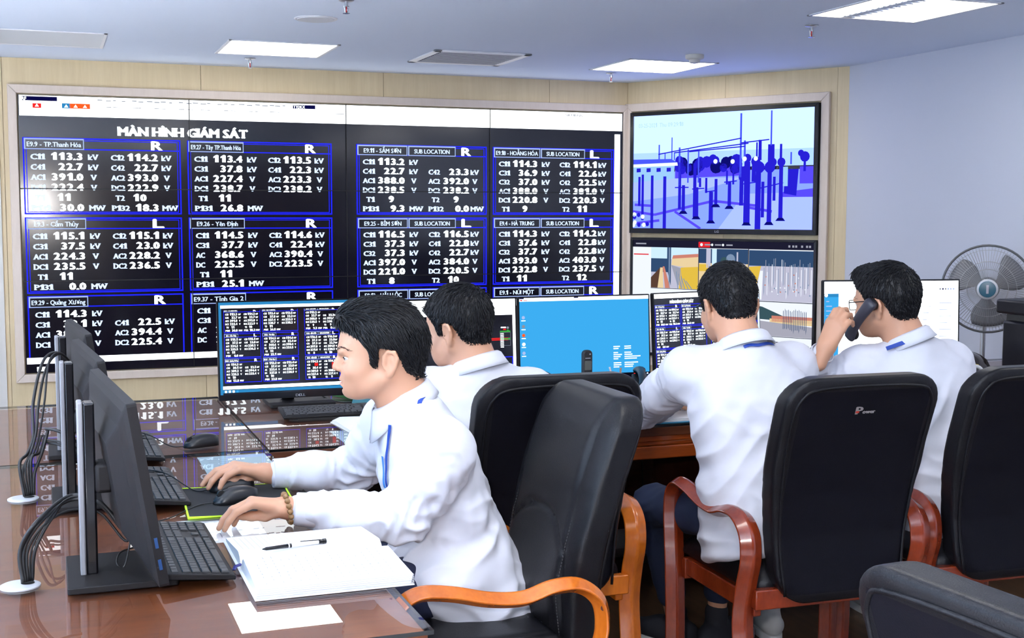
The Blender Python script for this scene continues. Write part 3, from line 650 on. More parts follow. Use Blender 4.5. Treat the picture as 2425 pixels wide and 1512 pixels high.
sheet('clear glass sheet on the long desk by the man on the telephone', 2.406, 3.815, 4.81, 5.005)
def flat_paper(label, pts, z, m, lines=None, name='paper_sheet'):
    mb = MB(); n = len(pts)
    mb.prism(pts, lambda u, v, d: (u, v, d), z, z+.0006)
    c = np.mean(np.array(pts), 0)
    t = thing(name, label, 'paper', (c[0], c[1], z))
    mb.build('page', m, t, True)
    if lines:
        lb = MB(); P = [V3((*p, z+.0009)) for p in pts[:4]]
        for (a0, b0, a1, b1) in lines:
            q = lambda a, b: P[0]*(1-a)*(1-b)+P[1]*a*(1-b)+P[2]*a*b+P[3]*(1-a)*b
            lb.add([q(a0, b0), q(a1, b0), q(a1, b1), q(a0, b1)], [(0, 1, 2, 3)])
        lb.build('printed_lines', ink, t, True)
    return t
flat_paper('pale blue printed sheet under the glass beyond the hands', [(.405, 3.815), (.405, 3.50), (.606, 3.49), (.606, 3.815)], .7575, paper_blue, [(.10+.09*k, .12, .112+.09*k, .62) for k in range(9)])
flat_paper('pale sheet under the glass at the front edge of the long desk', [(.875, 4.13), (.875, 3.85), (1.07, 3.85), (1.07, 4.13)], .7575, paper_blue, [(.1+.1*k, .1, .11+.1*k, .5) for k in range(5)])
flat_paper('white sheet under the glass between mouse pad and open book', [(.20, 3.03), (.20, 2.80), (.455, 2.80), (.455, 3.0), (.36, 3.03)], .7575, paper, [(.1, .2+.1*k, .8, .21+.1*k) for k in range(5)])

# ------------------------------------------------------------------ monitors
def make_monitor(label, loc, rz, W_, H_, yaw=0, tilt=8, zc=.215, py=-.045, px=0, pole=(.0, .04), screen=None, poleh=.355, base=True, logo=None):
    t = thing('monitor', label, 'monitor', loc, (0, 0, rz))
    M = Matrix.Translation((px, py, zc)) @ Matrix.Rotation(math.radians(yaw), 4, 'Z') @ Matrix.Rotation(-math.radians(tilt), 4, 'X')
    mp = lambda x, y, z: tuple(M @ Vector((x, y, z)))
    hb = MB()      # flat front slab, tapering back shell
    def rr_(w_, h_, y, r=.006): return [mp(a, y, b_) for a, b_ in rrect(w_, h_, r, 2)]
    hb.rings([rr_(W_, H_, -.008), rr_(W_, H_, .010), rr_(W_-.03, H_-.03, .017), rr_(W_*.80, H_*.74, .026), rr_(W_*.56, H_*.52, .046)])
    hb.build('housing', dark_grey, t, smooth=False)
    g = screen(W_, H_) if screen else None
    if g is None: g = G2(); g.rect(.008, .008, W_-.008, H_-.016, SKY, 0)
    o = V3(mp(-W_/2, -.0085, H_/2)); r = V3(mp(W_/2, -.0085, H_/2))-o; d = V3(mp(-W_/2, -.0085, -H_/2))-o
    bz = MB(); bz.add([mp(-W_/2+.001, -.0083, -H_/2+.001), mp(W_/2-.001, -.0083, -H_/2+.001), mp(W_/2-.001, -.0083, H_/2-.001), mp(-W_/2+.001, -.0083, H_/2-.001)], [(0, 1, 2, 3)])
    bz.build('bezel', black_gloss, t)
    g.build('screen', SCR, t, o, r/W_, d/H_, lift=.0002, base=.0004)
    if logo:
        g = G2(); g.text(logo, W_/2, H_-.010, .010, .036, 0, 'c', 1, .0006); g.build('brand_logo', [mat('grey_print', (.4, .4, .45), .5)], t, o, r/W_, d/H_)
    pw = .046
    pb = MB(); pb.box((pole[0]-pw/2, pole[1]-.012, .012), (pole[0]+pw/2, pole[1]+.010, poleh)); pb.build('pole', black_gloss, t, bevel=.004)
    pb = MB(); pb.box((pole[0]-pw/2-.002, pole[1]+.010, .012), (pole[0]+pw/2+.002, pole[1]+.021, poleh+.002)); pb.build('pole_back_strip', mat('pole_silver', (.24, .24, .26), .45), t, bevel=.003)
    ab = MB(); ab.box((pole[0]-.03, py+.03, zc-.03), (pole[0]+.03, pole[1]-.010, zc+.03)); ab.build('arm', dark_grey, t, bevel=.008)
    if base: MB().prism(rrect(.245, .205, .006), lambda u, v, d: (u, v-.02, d), .0005, .014).build('base', dark_grey, t, bevel=.002)
    return t
nm = make_monitor('monitor nearest the camera, seen edge-on, USB ports on its side', (.10, 2.592, GT), PI/2, .57, .352, 4.5, 8.7, .205, -.04, .053, (-.012, .035))
MU = Matrix.Translation((.053, -.04, .205)) @ Matrix.Rotation(math.radians(4.5), 4, 'Z') @ Matrix.Rotation(-math.radians(8.7), 4, 'X')
for z in (-.100, -.142): MB().box((-.2862, -.001, z), (-.2850, .005, z+.020), 0, MU).build('usb_port', mat('usb_blue', (.008, .045, .15), .4), nm)
mm = dup(nm, (.075, 3.30, GT), (0, 0, PI/2), 'middle of three edge-on monitors, partly behind the nearest one')
for c in kids(mm):
    if c.name.startswith('usb'): bpy.data.objects.remove(c)
mf = dup(mm, (.068, 3.99, GT), (0, 0, PI/2), 'farthest of three edge-on monitors on the side desk')
def s1(W_, H_):
    g = G2(); m = .006
    g.rect(m, m, W_-m, H_-.022, BLK, 0); g.rect(m, m, W_-m, .020, TEA, 1); g.rect(m, m, .016, H_-.022, TEA, 1); g.rect(.013, .017, W_-m, .028, WHI, 2)
    g.rect(.016, .028, W_-m, .325-.01, BLK, 1)
    dashboard(g, (.144, .191, .021, -.021), small=True, cols=range(4))
    g.rect(.016, .0275, W_-m, .036, BLK, 6); g.rect(.013, .017, W_-m, .028, WHI, 7)
    g.rect(.016, .318, W_-m, .330, WHI, 4)
    g.rect(.016, .332, W_-m, .343, TEA, 1)
    for k in range(4): g.rect(.022+.014*k, .334, .030+.014*k, .342, NUM if k < 3 else SKY, 3)
    return g
m1 = make_monitor('wide monitor with a copy of the blue-boxed dashboard, behind the man with the bracelet', (.885, 4.745, GT), 0, .607, .372, 0, 4, .213, -.035, 0, (-.035, .02), s1, .30, logo='DELL')
MB().box((-.28, -.055, .030), (-.22, -.054, .043)).build('asset_label', paper, m1)
def s2(W_, H_):
    g = G2(); m = .006; g.rect(m, m, W_-m, H_-m, WHI, 0); g.rect(m, .045, W_-m, .0465, GRY, 1)
    g.rect(.02, .07, W_-.018, H_-.022, BLK, 1); R0 = W_-.018
    g.rect(R0-.20, .002, R0-.18, .012, GRY, 2)
    g.border(R0-.262, .075, R0-.22, .102, .003, PAL); g.rect(R0-.255, .083, R0-.23, .095, NUM, 2)
    for z in (.162, .168): g.rect(R0-.31, z, R0-.02, z+.004, RED, 2) if z else None
    for k in range(6): g.rect(R0-.27+.01*(k % 2), .13+.012*k, R0-.24, .135+.012*k, LAB if k % 2 else ORA, 2)
    x = R0-.055
    for v_, h_ in ((.114, .05), (.144, .05)):
        g.rect(x, v_+.02, x+.045, v_+.026, GRN, 3); g.border(x, v_+.026, x+.045, v_+.05, .001, GRY)
        for k in range(5): g.rect(x+.002, v_+.03+.006*k, x+.016, v_+.033+.006*k, NUM, 3)
    g.rect(x+.004, .118, x+.026, .123, NUM, 3); g.rect(x+.014, .126, x+.026, .131, RED, 3); g.disc(x+.034, .122, .005, GRY, 3); g.disc(x+.034, .134, .005, GRN, 3)
    g.text('E 9', R0-.30, .226, .014, .03, NUM, 'l', 3)
    for k in range(10):
        a = R0-.30+.03*k
        if k < 9:
            for q in range(6): g.rect(a, .246+.005*q, a+.014-.002*(q % 2), .249+.005*q, NUM if q % 2 else LAB, 3)
        g.rect(a+.004, .284, a+.007, .315, BLU, 3); g.rect(a, .292, a+.010, .300, TEA, 4)
    g.rect(R0-.32, .278, R0-.005, .282, BLU, 3); g.border(R0-.06, .238, R0-.002, .29, .003, BLU); g.rect(R0-.045, .25, R0-.03, .256, NUM, 3)
    return g
make_monitor('monitor with a white-bordered black network diagram, behind the second seated man', (1.478, 4.745, GT), 0, .577, .35, 0, 4, .213, -.035, 0, (0, .02), s2, .30)
def s3(W_, H_):
    g = G2(); m = .006; g.rect(m, m, W_-m, H_-.012, SKY, 0); g.rect(m, m, W_-m, .020, WHI, 1); g.rect(m, m, .026, .010, NAV, 2); g.rect(.01, .012, .018, .018, RED, 2); g.rect(.024, .014, .04, .017, RED, 2)
    g.rect(W_/2-.05, m, W_/2-.03, .010, NAV, 2)
    for k in range(5):
        v_ = .085+.036*k; g.disc(.022, v_, .007, (PAL, GRY, ORA, WHI, PAL)[k], 2); g.rect(.013, v_+.011, .031, v_+.014, NUM, 2)
    rr = random.Random(9)
    for k in range(11):
        v_ = .214+.0085*k
        if k in (2, 7): continue
        g.rect(W_-.17, v_, W_-.17+.02+.02*rr.random(), v_+.004, NUM, 2); g.rect(W_-.12, v_, W_-.12+.03+.07*rr.random()*(k > 3), v_+.004, NUM, 2)
    g.rect(m, H_-.026, W_-m, H_-.012, BLK, 1)
    for k, q in enumerate((RED, NUM, SKY, LAB, NUM, LAB)): g.disc(W_-.075+.012*k, H_-.019, .004, q, 2)
    return g
make_monitor('monitor with an empty sky-blue desktop behind the cordless handset', (2.068, 4.745, GT), 0, .590, .352, 0, 3.5, .213, -.035, 0, (0, .02), s3, .30)
def s4(W_, H_):
    g = G2(); m = .005; g.rect(m, m, W_-m, H_-m, BLK, 0)
    dashboard(g, (.147, .192, .004, .002), clip=1.66, small=True)
    g.rect(m, m, W_-m, .024, WHI, 6); g.text('MÀN HÌNH GIÁM SÁT', .155, .040, .013, .13, NUM, 'c', 3, .001)
    g.rect(m, .316, W_-m, .327, WHI, 6); g.rect(W_-.016, .024, W_-m, .316, LAB, 6)
    for k in range(5): g.disc(.015+.014*k, .337, .004, NUM, 6)
    g.rect(.01, .344, .05, .349, GRY, 6)
    return g
make_monitor('angled monitor with a full copy of the dashboard, behind the third seated man', (2.665, 4.80, GT), math.radians(12.3), .606, .356, 0, 4, .214, -.035, 0, (0, .02), s4, .30)
def s5(W_, H_):
    g = G2(); m = .007; g.rect(m, m, W_-m, H_-.018, WHI, 0); g.rect(m, .065, .075, H_-.035, SKY, 1); g.rect(m, .06, .075, .075, TEA, 2); g.disc(.016, .067, .008, WHI, 3)
    for k in range(9): g.rect(.016, .092+.021*k, .03+.013*(k*5 % 4), .097+.021*k, PAL, 3)
    for k in range(6): g.rect(W_-.10+.013*k, .04, W_-.092+.013*k, .048, (GRY, NAV, GRY, PAL, PAL, PAL)[k], 2)
    for k in range(8): g.rect(W_-.18, .12+.03*k, W_-.14-.01*(k % 3), .123+.03*k, PAL, 2); g.rect(W_-.1, .105+.03*k, W_-.04-.02*(k % 2), .108+.03*k, PAL, 2)
    return g
make_monitor('largest monitor with a white page and blue side bar, by the man on the telephone', (3.54, 4.68, GT), math.radians(-9.7), .66, .40, 0, 2, .232, -.035, 0, (0, .02), s5, .32)

# ------------------------------------------------------------------ keyboards, mice, pads
def make_keyboard(label, loc, rz):
    t = thing('keyboard', label, 'keyboard', loc, (0, 0, rz)); Lk, Dk = .45, .142
    M = Matrix.Rotation(math.radians(5.5), 4, 'X')
    b = MB(); sec = [(-Dk/2, .004), (-Dk/2, .012), (-Dk/2+.01, .015), (Dk/2-.004, .017), (Dk/2, .014), (Dk/2, .004)]
    b.prism(sec, lambda u, v, d: tuple(M @ Vector((d, u, v))+Vector((0, 0, .007))), -Lk/2, Lk/2); b.build('case', dark_grey, t, bevel=.002)
    k = MB()
    def key(x0, y0, w_, h_=.0155, z=.016):
        k.rings([[tuple(M @ Vector((x0+w_/2+a*q, y0+h_/2+c*q, z_))+Vector((0, 0, .007))) for a, c in ((-w_/2, -h_/2), (w_/2, -h_/2), (w_/2, h_/2), (-w_/2, h_/2))] for q, z_ in ((1, z-.002), (.97, z+.0015), (.84, z+.0028))])
    p = .0188; x0 = -Lk/2+.012; y0 = -Dk/2+.012
    rows = [(0, [1.25, 1.25, 1.25, 6, 1.25, 1.25, 1.25, 1.25]), (1, [2.25]+[1]*10+[2.75]), (2, [1.75]+[1]*11+[2.25]), (3, [1.5]+[1]*12+[1.5]), (4, [1]*13+[2])]
    for r_, ws in rows:
        x = x0
        for w_ in ws: key(x, y0+p*r_, w_*p-.0028); x += w_*p
    for q in range(13): key(x0+q*p*1.13, y0+p*5.25, p-.003, .013)
    xn = x0+15.3*p
    for q in range(3): key(xn+q*p, y0+p*4, p-.003); key(xn+q*p, y0+p*3, p-.003); key(xn+q*p, y0, p-.003); key(xn+q*p, y0+5.25*p, p-.003, .013)
    key(xn+p, y0+p, p-.003); xp = xn+3.3*p
    for r_ in range(5):
        for q in range(4): key(xp+q*p, y0+p*r_, p-.003)
    for q in range(4): key(xp+q*p, y0+5.25*p, p-.003, .013)
    k.build('keys', key_plastic, t)
    for s_ in (-1, 1):
        MB().box((s_*.19-.012, Dk/2-.022, 0), (s_*.19+.012, Dk/2-.010, .016)).build('foot', rubber, t)
        MB().box((s_*.19-.015, -Dk/2+.006, 0), (s_*.19+.015, -Dk/2+.016, .006)).build('foot', rubber, t)
    return t
kb = make_keyboard('black keyboard nearest the camera, beside the open book', (.255, 2.678, GT), PI/2+.02)
dup(kb, (.238, 3.352, GT), (0, 0, PI/2+.03), 'black keyboard on the side desk touching the lime-edged mouse pad')
dup(kb, (.232, 3.945, GT), (0, 0, PI/2+.01), 'black keyboard at the far end of the side desk, mostly behind monitors')
dup(kb, (.985, 4.402, GT), (0, 0, -.02), 'black keyboard on the long desk below the dashboard monitor')
def make_mouse(label, loc, rz, cord):
    t = thing('computer_mouse', label, 'mouse', loc, (0, 0, rz))
    b = MB(); R = []     # front of the mouse towards +y
    for v in np.linspace(0, 1, 15):
        y = -.058+.116*v; hw = .031*(1-abs(2*v-1)**4)**.5*(1-.10*math.sin(v*PI)); hh = .039*max(0, 1-abs((v-.42)/.62)**2.2)**.75*(1-.35*max(0, v-.7))
        hw = max(hw, .004); hh = max(hh, .008)
        R.append([(hw*math.copysign(abs(math.cos(a))**.7, math.cos(a)), y, .001+hh*max(0, math.sin(a))**.75) for a in np.linspace(PI, 0, 13)])
    b.rings(R, closed=True); b.build('body', mat('mouse_black', (.012, .012, .014), .32), t, smooth=True)
    MB().cyl((-.004, .038, .024), (.004, .038, .024), .010, 16).build('scroll_wheel', rubber, t, smooth='auto')
    bl = MB()
    for q in (0,): bl.tube([(0, .020, .0385), (0, .034, .0345), (0, .050, .023), (0, .058, .012)], .0012, 6)
    bl.build('button_gap', mat('deep_black', (.002, .002, .002), .6), t)
    inv = (Matrix.Translation(loc) @ Matrix.Rotation(rz, 4, 'Z')).inverted()
    pts = [Vector((0, .056, .006))]+[inv @ Vector(c) for c in cord]
    MB().tube(spline(pts, 6), .0016, 6).build('cord', rubber, t, smooth=True)
    return t
z = GT+.002
make_mouse('black mouse at the front of the lime-edged mouse pad', (.425, 3.135, GT+.0035), PI/2+.25, [(.33, 3.12, z+.003), (.25, 3.02, z+.0), (.19, 2.99, z)])
make_mouse('black mouse under the man\'s right hand on the mouse pad', (.435, 3.272, GT+.0035), PI/2+.05, [(.34, 3.30, z+.003), (.28, 3.40, .800), (.22, 3.45, .806), (.16, 3.50, .80), (.10, 3.52, z)])
make_mouse('black mouse alone at the far end of the side desk', (.432, 3.945, GT+.0005), PI/2+.35, [(.34, 3.98, z), (.28, 4.06, .795), (.22, 4.08, .803), (.14, 4.10, .79)])
t = thing('mouse_pad', 'black mouse pad with lime green edge under the two mice', 'mouse pad', (.425, 3.16, GT))
pp = [(.297, 3.008), (.556, 2.990), (.575, 3.315), (.312, 3.335)]
MB().prism(pp, lambda u, v, d: (u, v, d), GT+.0004, GT+.003).build('cloth', mat('black_pad_cloth', (.014, .014, .015), .9), t, True)
MB().tube([(u, v, GT+.0022) for u, v in pp], .0034, 8, closed=True).build('stitched_edge', lime, t, True)

# ------------------------------------------------------------------ cables and grommets
def grommet(label, x, y):
    t = thing('cable_grommet', label, 'cable grommet', (x, y, GT))
    MB().lathe([(.038, .0004), (.038, .003), (.034, .005), (.026, .005), (.001, .0052)], 36).build('ring', silver, t, smooth='auto')
    MB().lathe([(.013, .0056), (.001, .006)], 20, (.014, .004, 0)).build('opening', mat('deep_black', (.002, .002, .002), .6), t)
grommet('silver desk grommet at the front with cables rising from it', -.068, 2.566)
grommet('silver desk grommet farther back along the side desk, cables rising', -.075, 3.359)
def cable(label, pts, r, group):
    o = MB().tube(spline(pts, 8), r, 8).build('cable', rubber, smooth=True); tag(o, label, 'cable', group)
rr = random.Random(11)
for k in range(5):
    d = (k-2)*.0068; e = rr.random()*.05; r = (.0045, .0035, .0028, .0022, .0034)[k]
    cable('black cable arching from the front grommet towards the nearest monitor', [(-.054+d*.6, 2.57+d*.3, GT+.008), (-.052+d, 2.572, GT+.07), (-.02+d, 2.58+d, GT+.135-e*.4), (.03, 2.60+abs(d)*2+.03, GT+.175-e), (.085, 2.61+d+.02, GT+.165-e), (.135, 2.60+d, GT+.11-e), (.150, 2.59+d, GT+.14)], r, 'cables from the front grommet')
cable('thin black cable looping on the base of the nearest monitor', [(.148, 2.60, GT+.10), (.135, 2.57, GT+.05), (.125, 2.56, GT+.022), (.112, 2.56, GT+.03), (.12, 2.585, GT+.045), (.15, 2.60, GT+.05)], .0018, None)
for k in range(6):
    d = (k-2.5)*.007; e = rr.random()*.05; r = (.0042, .0035, .0028, .0024, .0034, .004)[k]
    top = k < 3
    pts = [(-.061+d*.6, 3.363+d*.3, GT+.008), (-.064+d, 3.37, GT+.06+e), (-.045+d, 3.40, GT+.11), (-.03+d, 3.44, GT+.16-e*.4)]
    pts += ([(-.012+d*2, 3.55, GT+.22), (.00+d, 3.68, GT+.29+e), (.03, 3.80, GT+.32), (.08, 3.90, GT+.24), (.10, 3.95, GT+.20)] if top else [(-.015, 3.42+d, GT+.17-e), (.02, 3.40, GT+.165-e), (.07, 3.38+d, GT+.13-e), (.115, 3.36+d, GT+.12)])
    cable('black cable in the tangled bundle rising from the farther desk grommet', pts, r, 'cables from the farther grommet')
cable('black cable drooping behind the arm of the middle monitor', [(.045, 3.30, GT+.15), (.075, 3.29, GT+.10), (.10, 3.29, GT+.06), (.12, 3.28, GT+.045), (.14, 3.28, GT+.06)], .002, None)
cable('black cable curving on the desk behind the dashboard monitor\'s base', [(.93, 4.80, GT+.10), (.97, 4.76, GT+.03), (1.02, 4.70, GT+.004), (1.10, 4.66, GT+.004), (1.2, 4.70, GT+.004)], .003, None)
cable('black cable lying on the floor under the long desk', [(2.05, 4.86, .30), (2.30, 4.83, .2), (2.38, 4.80, .03), (2.30, 4.75, .008), (2.42, 4.70, .008), (2.6, 4.78, .008), (2.45, 4.82, .006), (2.2, 4.80, .006)], .006, None)
cable('thin black cable hanging in front of the tiled plinth', [(2.44, 4.92, .40), (2.44, 4.90, .2), (2.43, 4.88, .05), (2.40, 4.84, .008)], .004, None)

# ------------------------------------------------------------------ the open book, pen, papers
t = thing('open_book', 'thick open notebook of white written pages on the desk corner', 'book', (.50, 2.53, GT))
XA, XB = .352, .650
def page_block(name, ysp, yend, ztop, zend, zbot, xs):
    R = []
    for x in xs:
        top = []
        for q in np.linspace(0, 1, 14):
            y = ysp+(yend-ysp)*q; z = zbot+.004+(ztop-zbot-.004)*min(1, (q/.16))**.5 if q < .16 else ztop+(zend-ztop)*((q-.16)/.84)
            top.append((x+.004*q*(1 if x > .5 else -.4), y, z))
        bot = [(x, yend, zbot), (x, ysp, zbot)]
        R.append(top+bot)
    return MB().rings(R).build(name, paper, t, True, smooth='auto')
page_block('page_block', 2.532, 2.318, GT+.033, GT+.022, GT+.003, np.linspace(XA, XB, 4))
page_block('page_block', 2.536, 2.755, GT+.030, GT+.012, GT+.003, np.linspace(XA, XB, 4))
MB().box((XA-.006, 2.312, GT+.0004), (XB+.006, 2.762, GT+.0028)).build('cover', paper, t, True, bevel=.001)
lv = MB()
for k in range(5):
    z = GT+.005+k*.0036; lv.box((XA-.003+.0007*k, 2.3155+.0006*k, z), (XB+.006, 2.324, z+.0012)); lv.box((XB-.001, 2.32, z), (XB+.0065-.0006*k, 2.515, z+.0012))
lv.build('page_edges', mat('page_edge_grey', (.60, .60, .66), .8), t, True)
pr_ = MB(); rr = random.Random(2)
for k in range(16):
    x = XA+.02+k*.0165
    for q in range(9):
        if rr.random() < .3: continue
        y = 2.34+q*.018; z = GT+.0335-.011*((2.532-y)/.214-.16)/.84
        pr_.box((x, y, z-.0004), (x+.0014+.002*rr.random()*(q == 3), y+.006+.008*rr.random(), z))
for k in range(24):
    x = XA+.012+k*.0118; pr_.add([(x, 2.58, GT+.0296), (x+.0008, 2.58, GT+.0296), (x+.0008, 2.74, GT+.0136), (x, 2.74, GT+.0136)], [(0, 1, 2, 3)])
for k in range(7): pr_.box((XA+.03, 2.345+k*.024, GT+.0), (XA+.03, 2.3456+k*.024, GT+.0))
pr_.build('handwriting', ink, t, True)
MB().tube([(XA+.0, 2.534, GT+.012), (XA-.012, 2.53, GT+.010), (XA-.016, 2.525, GT+.004)], .006, 6, flat=(1, .4)).build('bookmark', mat('navy_ribbon', (.02, .02, .16), .6), t, True)
t = thing('pen', 'black and white ballpoint pen lying on the open book', 'pen', (.47, 2.555, GT+.036))
a, c = V3((.398, 2.551, GT+.0345)), V3((.535, 2.572, GT+.0345)); q = lambda s_: a+(c-a)*s_
MB().tube([q(0), q(.06), q(.40)], [.0008, .0035, .0044], 10).build('grip', black_gloss, t, True, smooth=True)
MB().cyl(q(.40), q(.88), .0043, 12).build('barrel', mat('white_plastic', (.7, .7, .72), .3), t, True, smooth='auto')
MB().cyl(q(.42), q(.45), .0046, 12).cyl(q(.88), q(.97), .0046, 12).cyl(q(.95), q(1.0), .0056, 10).build('cap', black_gloss, t, True, smooth='auto')
MB().box((.480, 2.5665, GT+.0388), (.523, 2.5690, GT+.0402)).build('clip', black_gloss, t, True)
t = thing('paper_stack', 'fanned stack of white sheets beside the front man\'s collar on the long desk', 'papers', (1.05, 4.12, GT))
for k in range(4):
    o = (.004*k, .006*k*(-1)**k*.4); z = GT+.0006+k*.0022
    MB().prism([(.903+o[0], 4.246+o[1]), (.925, 3.955+o[1]), (1.16, 3.94), (1.22, 4.25), (.945+o[0], 4.312+o[1])], lambda u, v, d: (u, v, d), z, z+.0014).build('sheet', paper, t, True)
t = thing('folder', 'pale blue folder holding white papers under the third man\'s forearm', 'folder', (2.03, 4.0, GT))
MB().box((1.82, 3.828, GT+.0004), (2.27, 4.14, GT+.004)).build('cover', mat('blue_folder', (.06, .33, .55), .5), t, True, bevel=.001)
for k in range(3): MB().box((1.83+.004*k, 3.838+.004*k, GT+.0042+.003*k), (2.262, 4.13, GT+.0068+.003*k)).build('sheet', paper, t, True)
flat_paper('white loose sheet sticking out left of the blue folder', [(1.76, 3.95), (1.83, 3.845), (1.83, 4.1), (1.79, 4.12)], GT+.0003, paper)
t = thing('notebook', 'teal notebook lying past the keyboard on the long desk', 'notebook', (1.12, 4.60, GT))
MB().prism([(1.055, 4.575), (1.20, 4.54), (1.23, 4.66), (1.09, 4.70)], lambda u, v, d: (u, v, d), GT+.0004, GT+.010).build('cover', mat('teal_cover', (.05, .25, .30), .4), t, True)
t2_ = MB().prism([(1.057, 4.577), (1.20, 4.541), (1.20, 4.545), (1.06, 4.583)], lambda u, v, d: (u, v, d-.0), GT+.002, GT+.0085).build('page_edges', paper, t, True)
o = MB().prism([(1.04, 4.86), (1.08, 4.76), (1.20, 4.75), (1.2, 4.84)], lambda u, v, d: (u, v, d), GT+.0004, GT+.016).build('card_box', mat('green_card', (.08, .35, .10), .5), bevel=.003)
tag(o, 'small green packet on the desk behind the teal notebook', 'packet')

# ------------------------------------------------------------------ telephones
def handset_phone(label, loc, rz, note=True):
    t = thing('desk_telephone', label, 'telephone', loc, (0, 0, rz))
    M = Matrix.Rotation(math.radians(12), 4, 'X')
    f = lambda u, v, d: tuple(M @ Vector((u, v, d))+Vector((0, 0, .022)))
    MB().prism(rrect(.20, .21, .015), f, -.012, .022).build('body', dark_grey, t, bevel=.004)
    MB().box((-.08, .085, 0), (.08, .10, .045)).build('foot', rubber, t); MB().box((-.08, -.1, 0), (.08, -.09, .012)).build('foot', rubber, t)
    h = MB(); R = []
    for v in np.linspace(-1, 1, 13):
        z = .036+.018*(1-v*v); hw = .017+.010*abs(v)**3; hh = .010+.008*abs(v)**4
        R.append([f(-.066+hw*math.cos(a), v*.105, z+hh*math.sin(a)) for a in np.linspace(0, 2*PI, 12, endpoint=False)])
    h.rings(R).build('handset', black_plastic, t, smooth=True)
    k = MB()
    for r_ in range(4):
        for q in range(3): k.prism(rrect(.014, .010, .003, 2), lambda u, v, d: f(u+.005+.02*q, v-.06+.017*r_, d), .022, .026)
    k.build('buttons', mat('grey_button', (.12, .12, .13), .5), t)
    MB().prism(rrect(.11, .06, .003), lambda u, v, d: f(u+.03, v+.058, d), .0222, .024).build('paper_note' if note else 'display', paper if note else mat('lcd_grey', (.10, .11, .10), .3), t)
    g = MB()
    for q in range(4): g.prism(rrect(.05-.012*q if q < 3 else .01, .002, .0008, 1), lambda u, v, d: f(u+.075, v-.02-.008*q, d), .022, .0232)
    g.build('speaker_slots', mat('deep_black', (.002, .002, .002), .6), t)
    return t
handset_phone('black desk telephone with a white note, by the third man\'s left arm', (2.31, 4.52, GT), -.35)
handset_phone('black desk telephone peeking over the second man\'s chair', (1.93, 4.60, GT), .1, False)
t = thing('cordless_handset', 'slim black cordless handset standing upright before the blue screen', 'telephone', (1.95, 4.42, GT))
MB().lathe([(.045, .0005), (.045, .012), (.036, .024), (.026, .028)], 24).build('cradle', black_gloss, t, smooth='auto')
MB().prism(rrect(.040, .175, .016), lambda u, v, d: (u, d, v+.110), -.012, .012).build('body', black_plastic, t, bevel=.005)
MB().prism(rrect(.028, .036, .003), lambda u, v, d: (u, d, v+.138), -.0135, -.012).build('display', mat('lcd_grey', (.10, .11, .10), .3), t)
MB().lathe([(.011, 0), (.011, .0018), (.007, .0018), (.007, .001), (.001, .0012)], 20, (0, -.012, .098), axis=(0, -1, 0)).build('dial_pad', mat('grey_button', (.12, .12, .13), .5), t)
MB().cyl((.008, -.0125, .182), (.008, -.0135, .182), .003, 10).box((-.012, -.0135, .165), (.010, -.0125, .168)).build('lettering', mat('grey_print', (.4, .4, .45), .5), t)
t = thing('pen_cup', 'small dark cup of pens beside the desk telephone', 'pen cup', (2.10, 4.46, GT))
MB().lathe([(.028, .0005), (.032, .075), (.029, .075), (.026, .006), (.001, .006)], 20).build('cup', black_gloss, t, smooth='auto')
MB().cyl((0, 0, .008), (-.03, .01, .12), .004, 8).build('pen', mat('white_plastic', (.7, .7, .72), .3), t, smooth='auto')
MB().cyl((.008, .004, .008), (.02, .012, .115), .004, 8).build('pencil', mat('tan_pencil', (.45, .25, .15), .5), t, smooth='auto')

# ------------------------------------------------------------------ right end of the long desk
t = thing('printer', 'black office printer at the right edge on the long desk', 'printer', (4.33, 4.42, GT))
PX = .21
MB().box((3.925+PX, 4.25, GT+.004), (4.34+PX, 4.62, GT+.235)).build('body', mat('printer_black', (.008, .008, .013), .4, spec=.3), t, True, bevel=.012)
MB().box((3.90+PX, 4.22, GT+.268), (4.36+PX, 4.64, GT+.335)).build('scanner_lid', mat('printer_black', (.008, .008, .013), .4, spec=.3), t, True, bevel=.012)
MB().box((3.95+PX, 4.33, GT+.23), (4.32+PX, 4.62, GT+.272)).build('neck', black_gloss, t, True)
MB().box((3.895+PX, 4.235, GT+.238), (4.2+PX, 4.40, GT+.246)).build('output_tray', dark_grey, t, True, bevel=.003)
MB().box((3.95+PX, 4.243, GT+.16), (4.2+PX, 4.251, GT+.205)).box((3.95+PX, 4.243, GT+.02), (4.3+PX, 4.251, GT+.09)).build('paper_drawer', black_gloss, t, True, bevel=.003)
MB().box((3.99+PX, 4.238, GT+.075), (4.06+PX, 4.244, GT+.082)).box((3.94+PX, 4.238, GT+.196), (4.0+PX, 4.244, GT+.199)).build('drawer_handle', silver, t, True)
MB().box((3.95+PX, 4.30, GT+.2462), (4.15+PX, 4.39, GT+.249)).build('gap_light', mat('greenish_gap_light', (.45, .52, .40), .7), t, True)  # greenish light in the printer's gap, put into this sheet's colour
t = thing('helmet', 'dark shiny domed helmet on the desk by the printer', 'helmet', (3.72, 4.36, GT))
MB().lathe([(.096, .02), (.100, .04), (.095, .070), (.080, .100), (.055, .120), (.028, .130), (.001, .133)], 36).build('shell', mat('dark_metal_flake', (.035, .024, .02), .12, .4, coat=.8), t, smooth=True)
MB().lathe([(.108, .0005), (.112, .012), (.104, .024), (.096, .022)], 36).build('rim', black_plastic, t, smooth=True)
MB().box((-.05, -.112, .075), (-.035, -.08, .09)).build('badge', mat('gold_badge', (.6, .45, .05), .4), t)
o = MB().tube([(3.50+.052*math.cos(a), 4.06, GT+.060+.052*math.sin(a)) for a in np.linspace(0, 2*PI, 36, endpoint=False)], .0075, 10, closed=True).build('ring_stand', mat('white_plastic', (.7, .7, .72), .3), smooth=True)
tag(o, 'white upright ring in front of the dark helmet', 'ring')
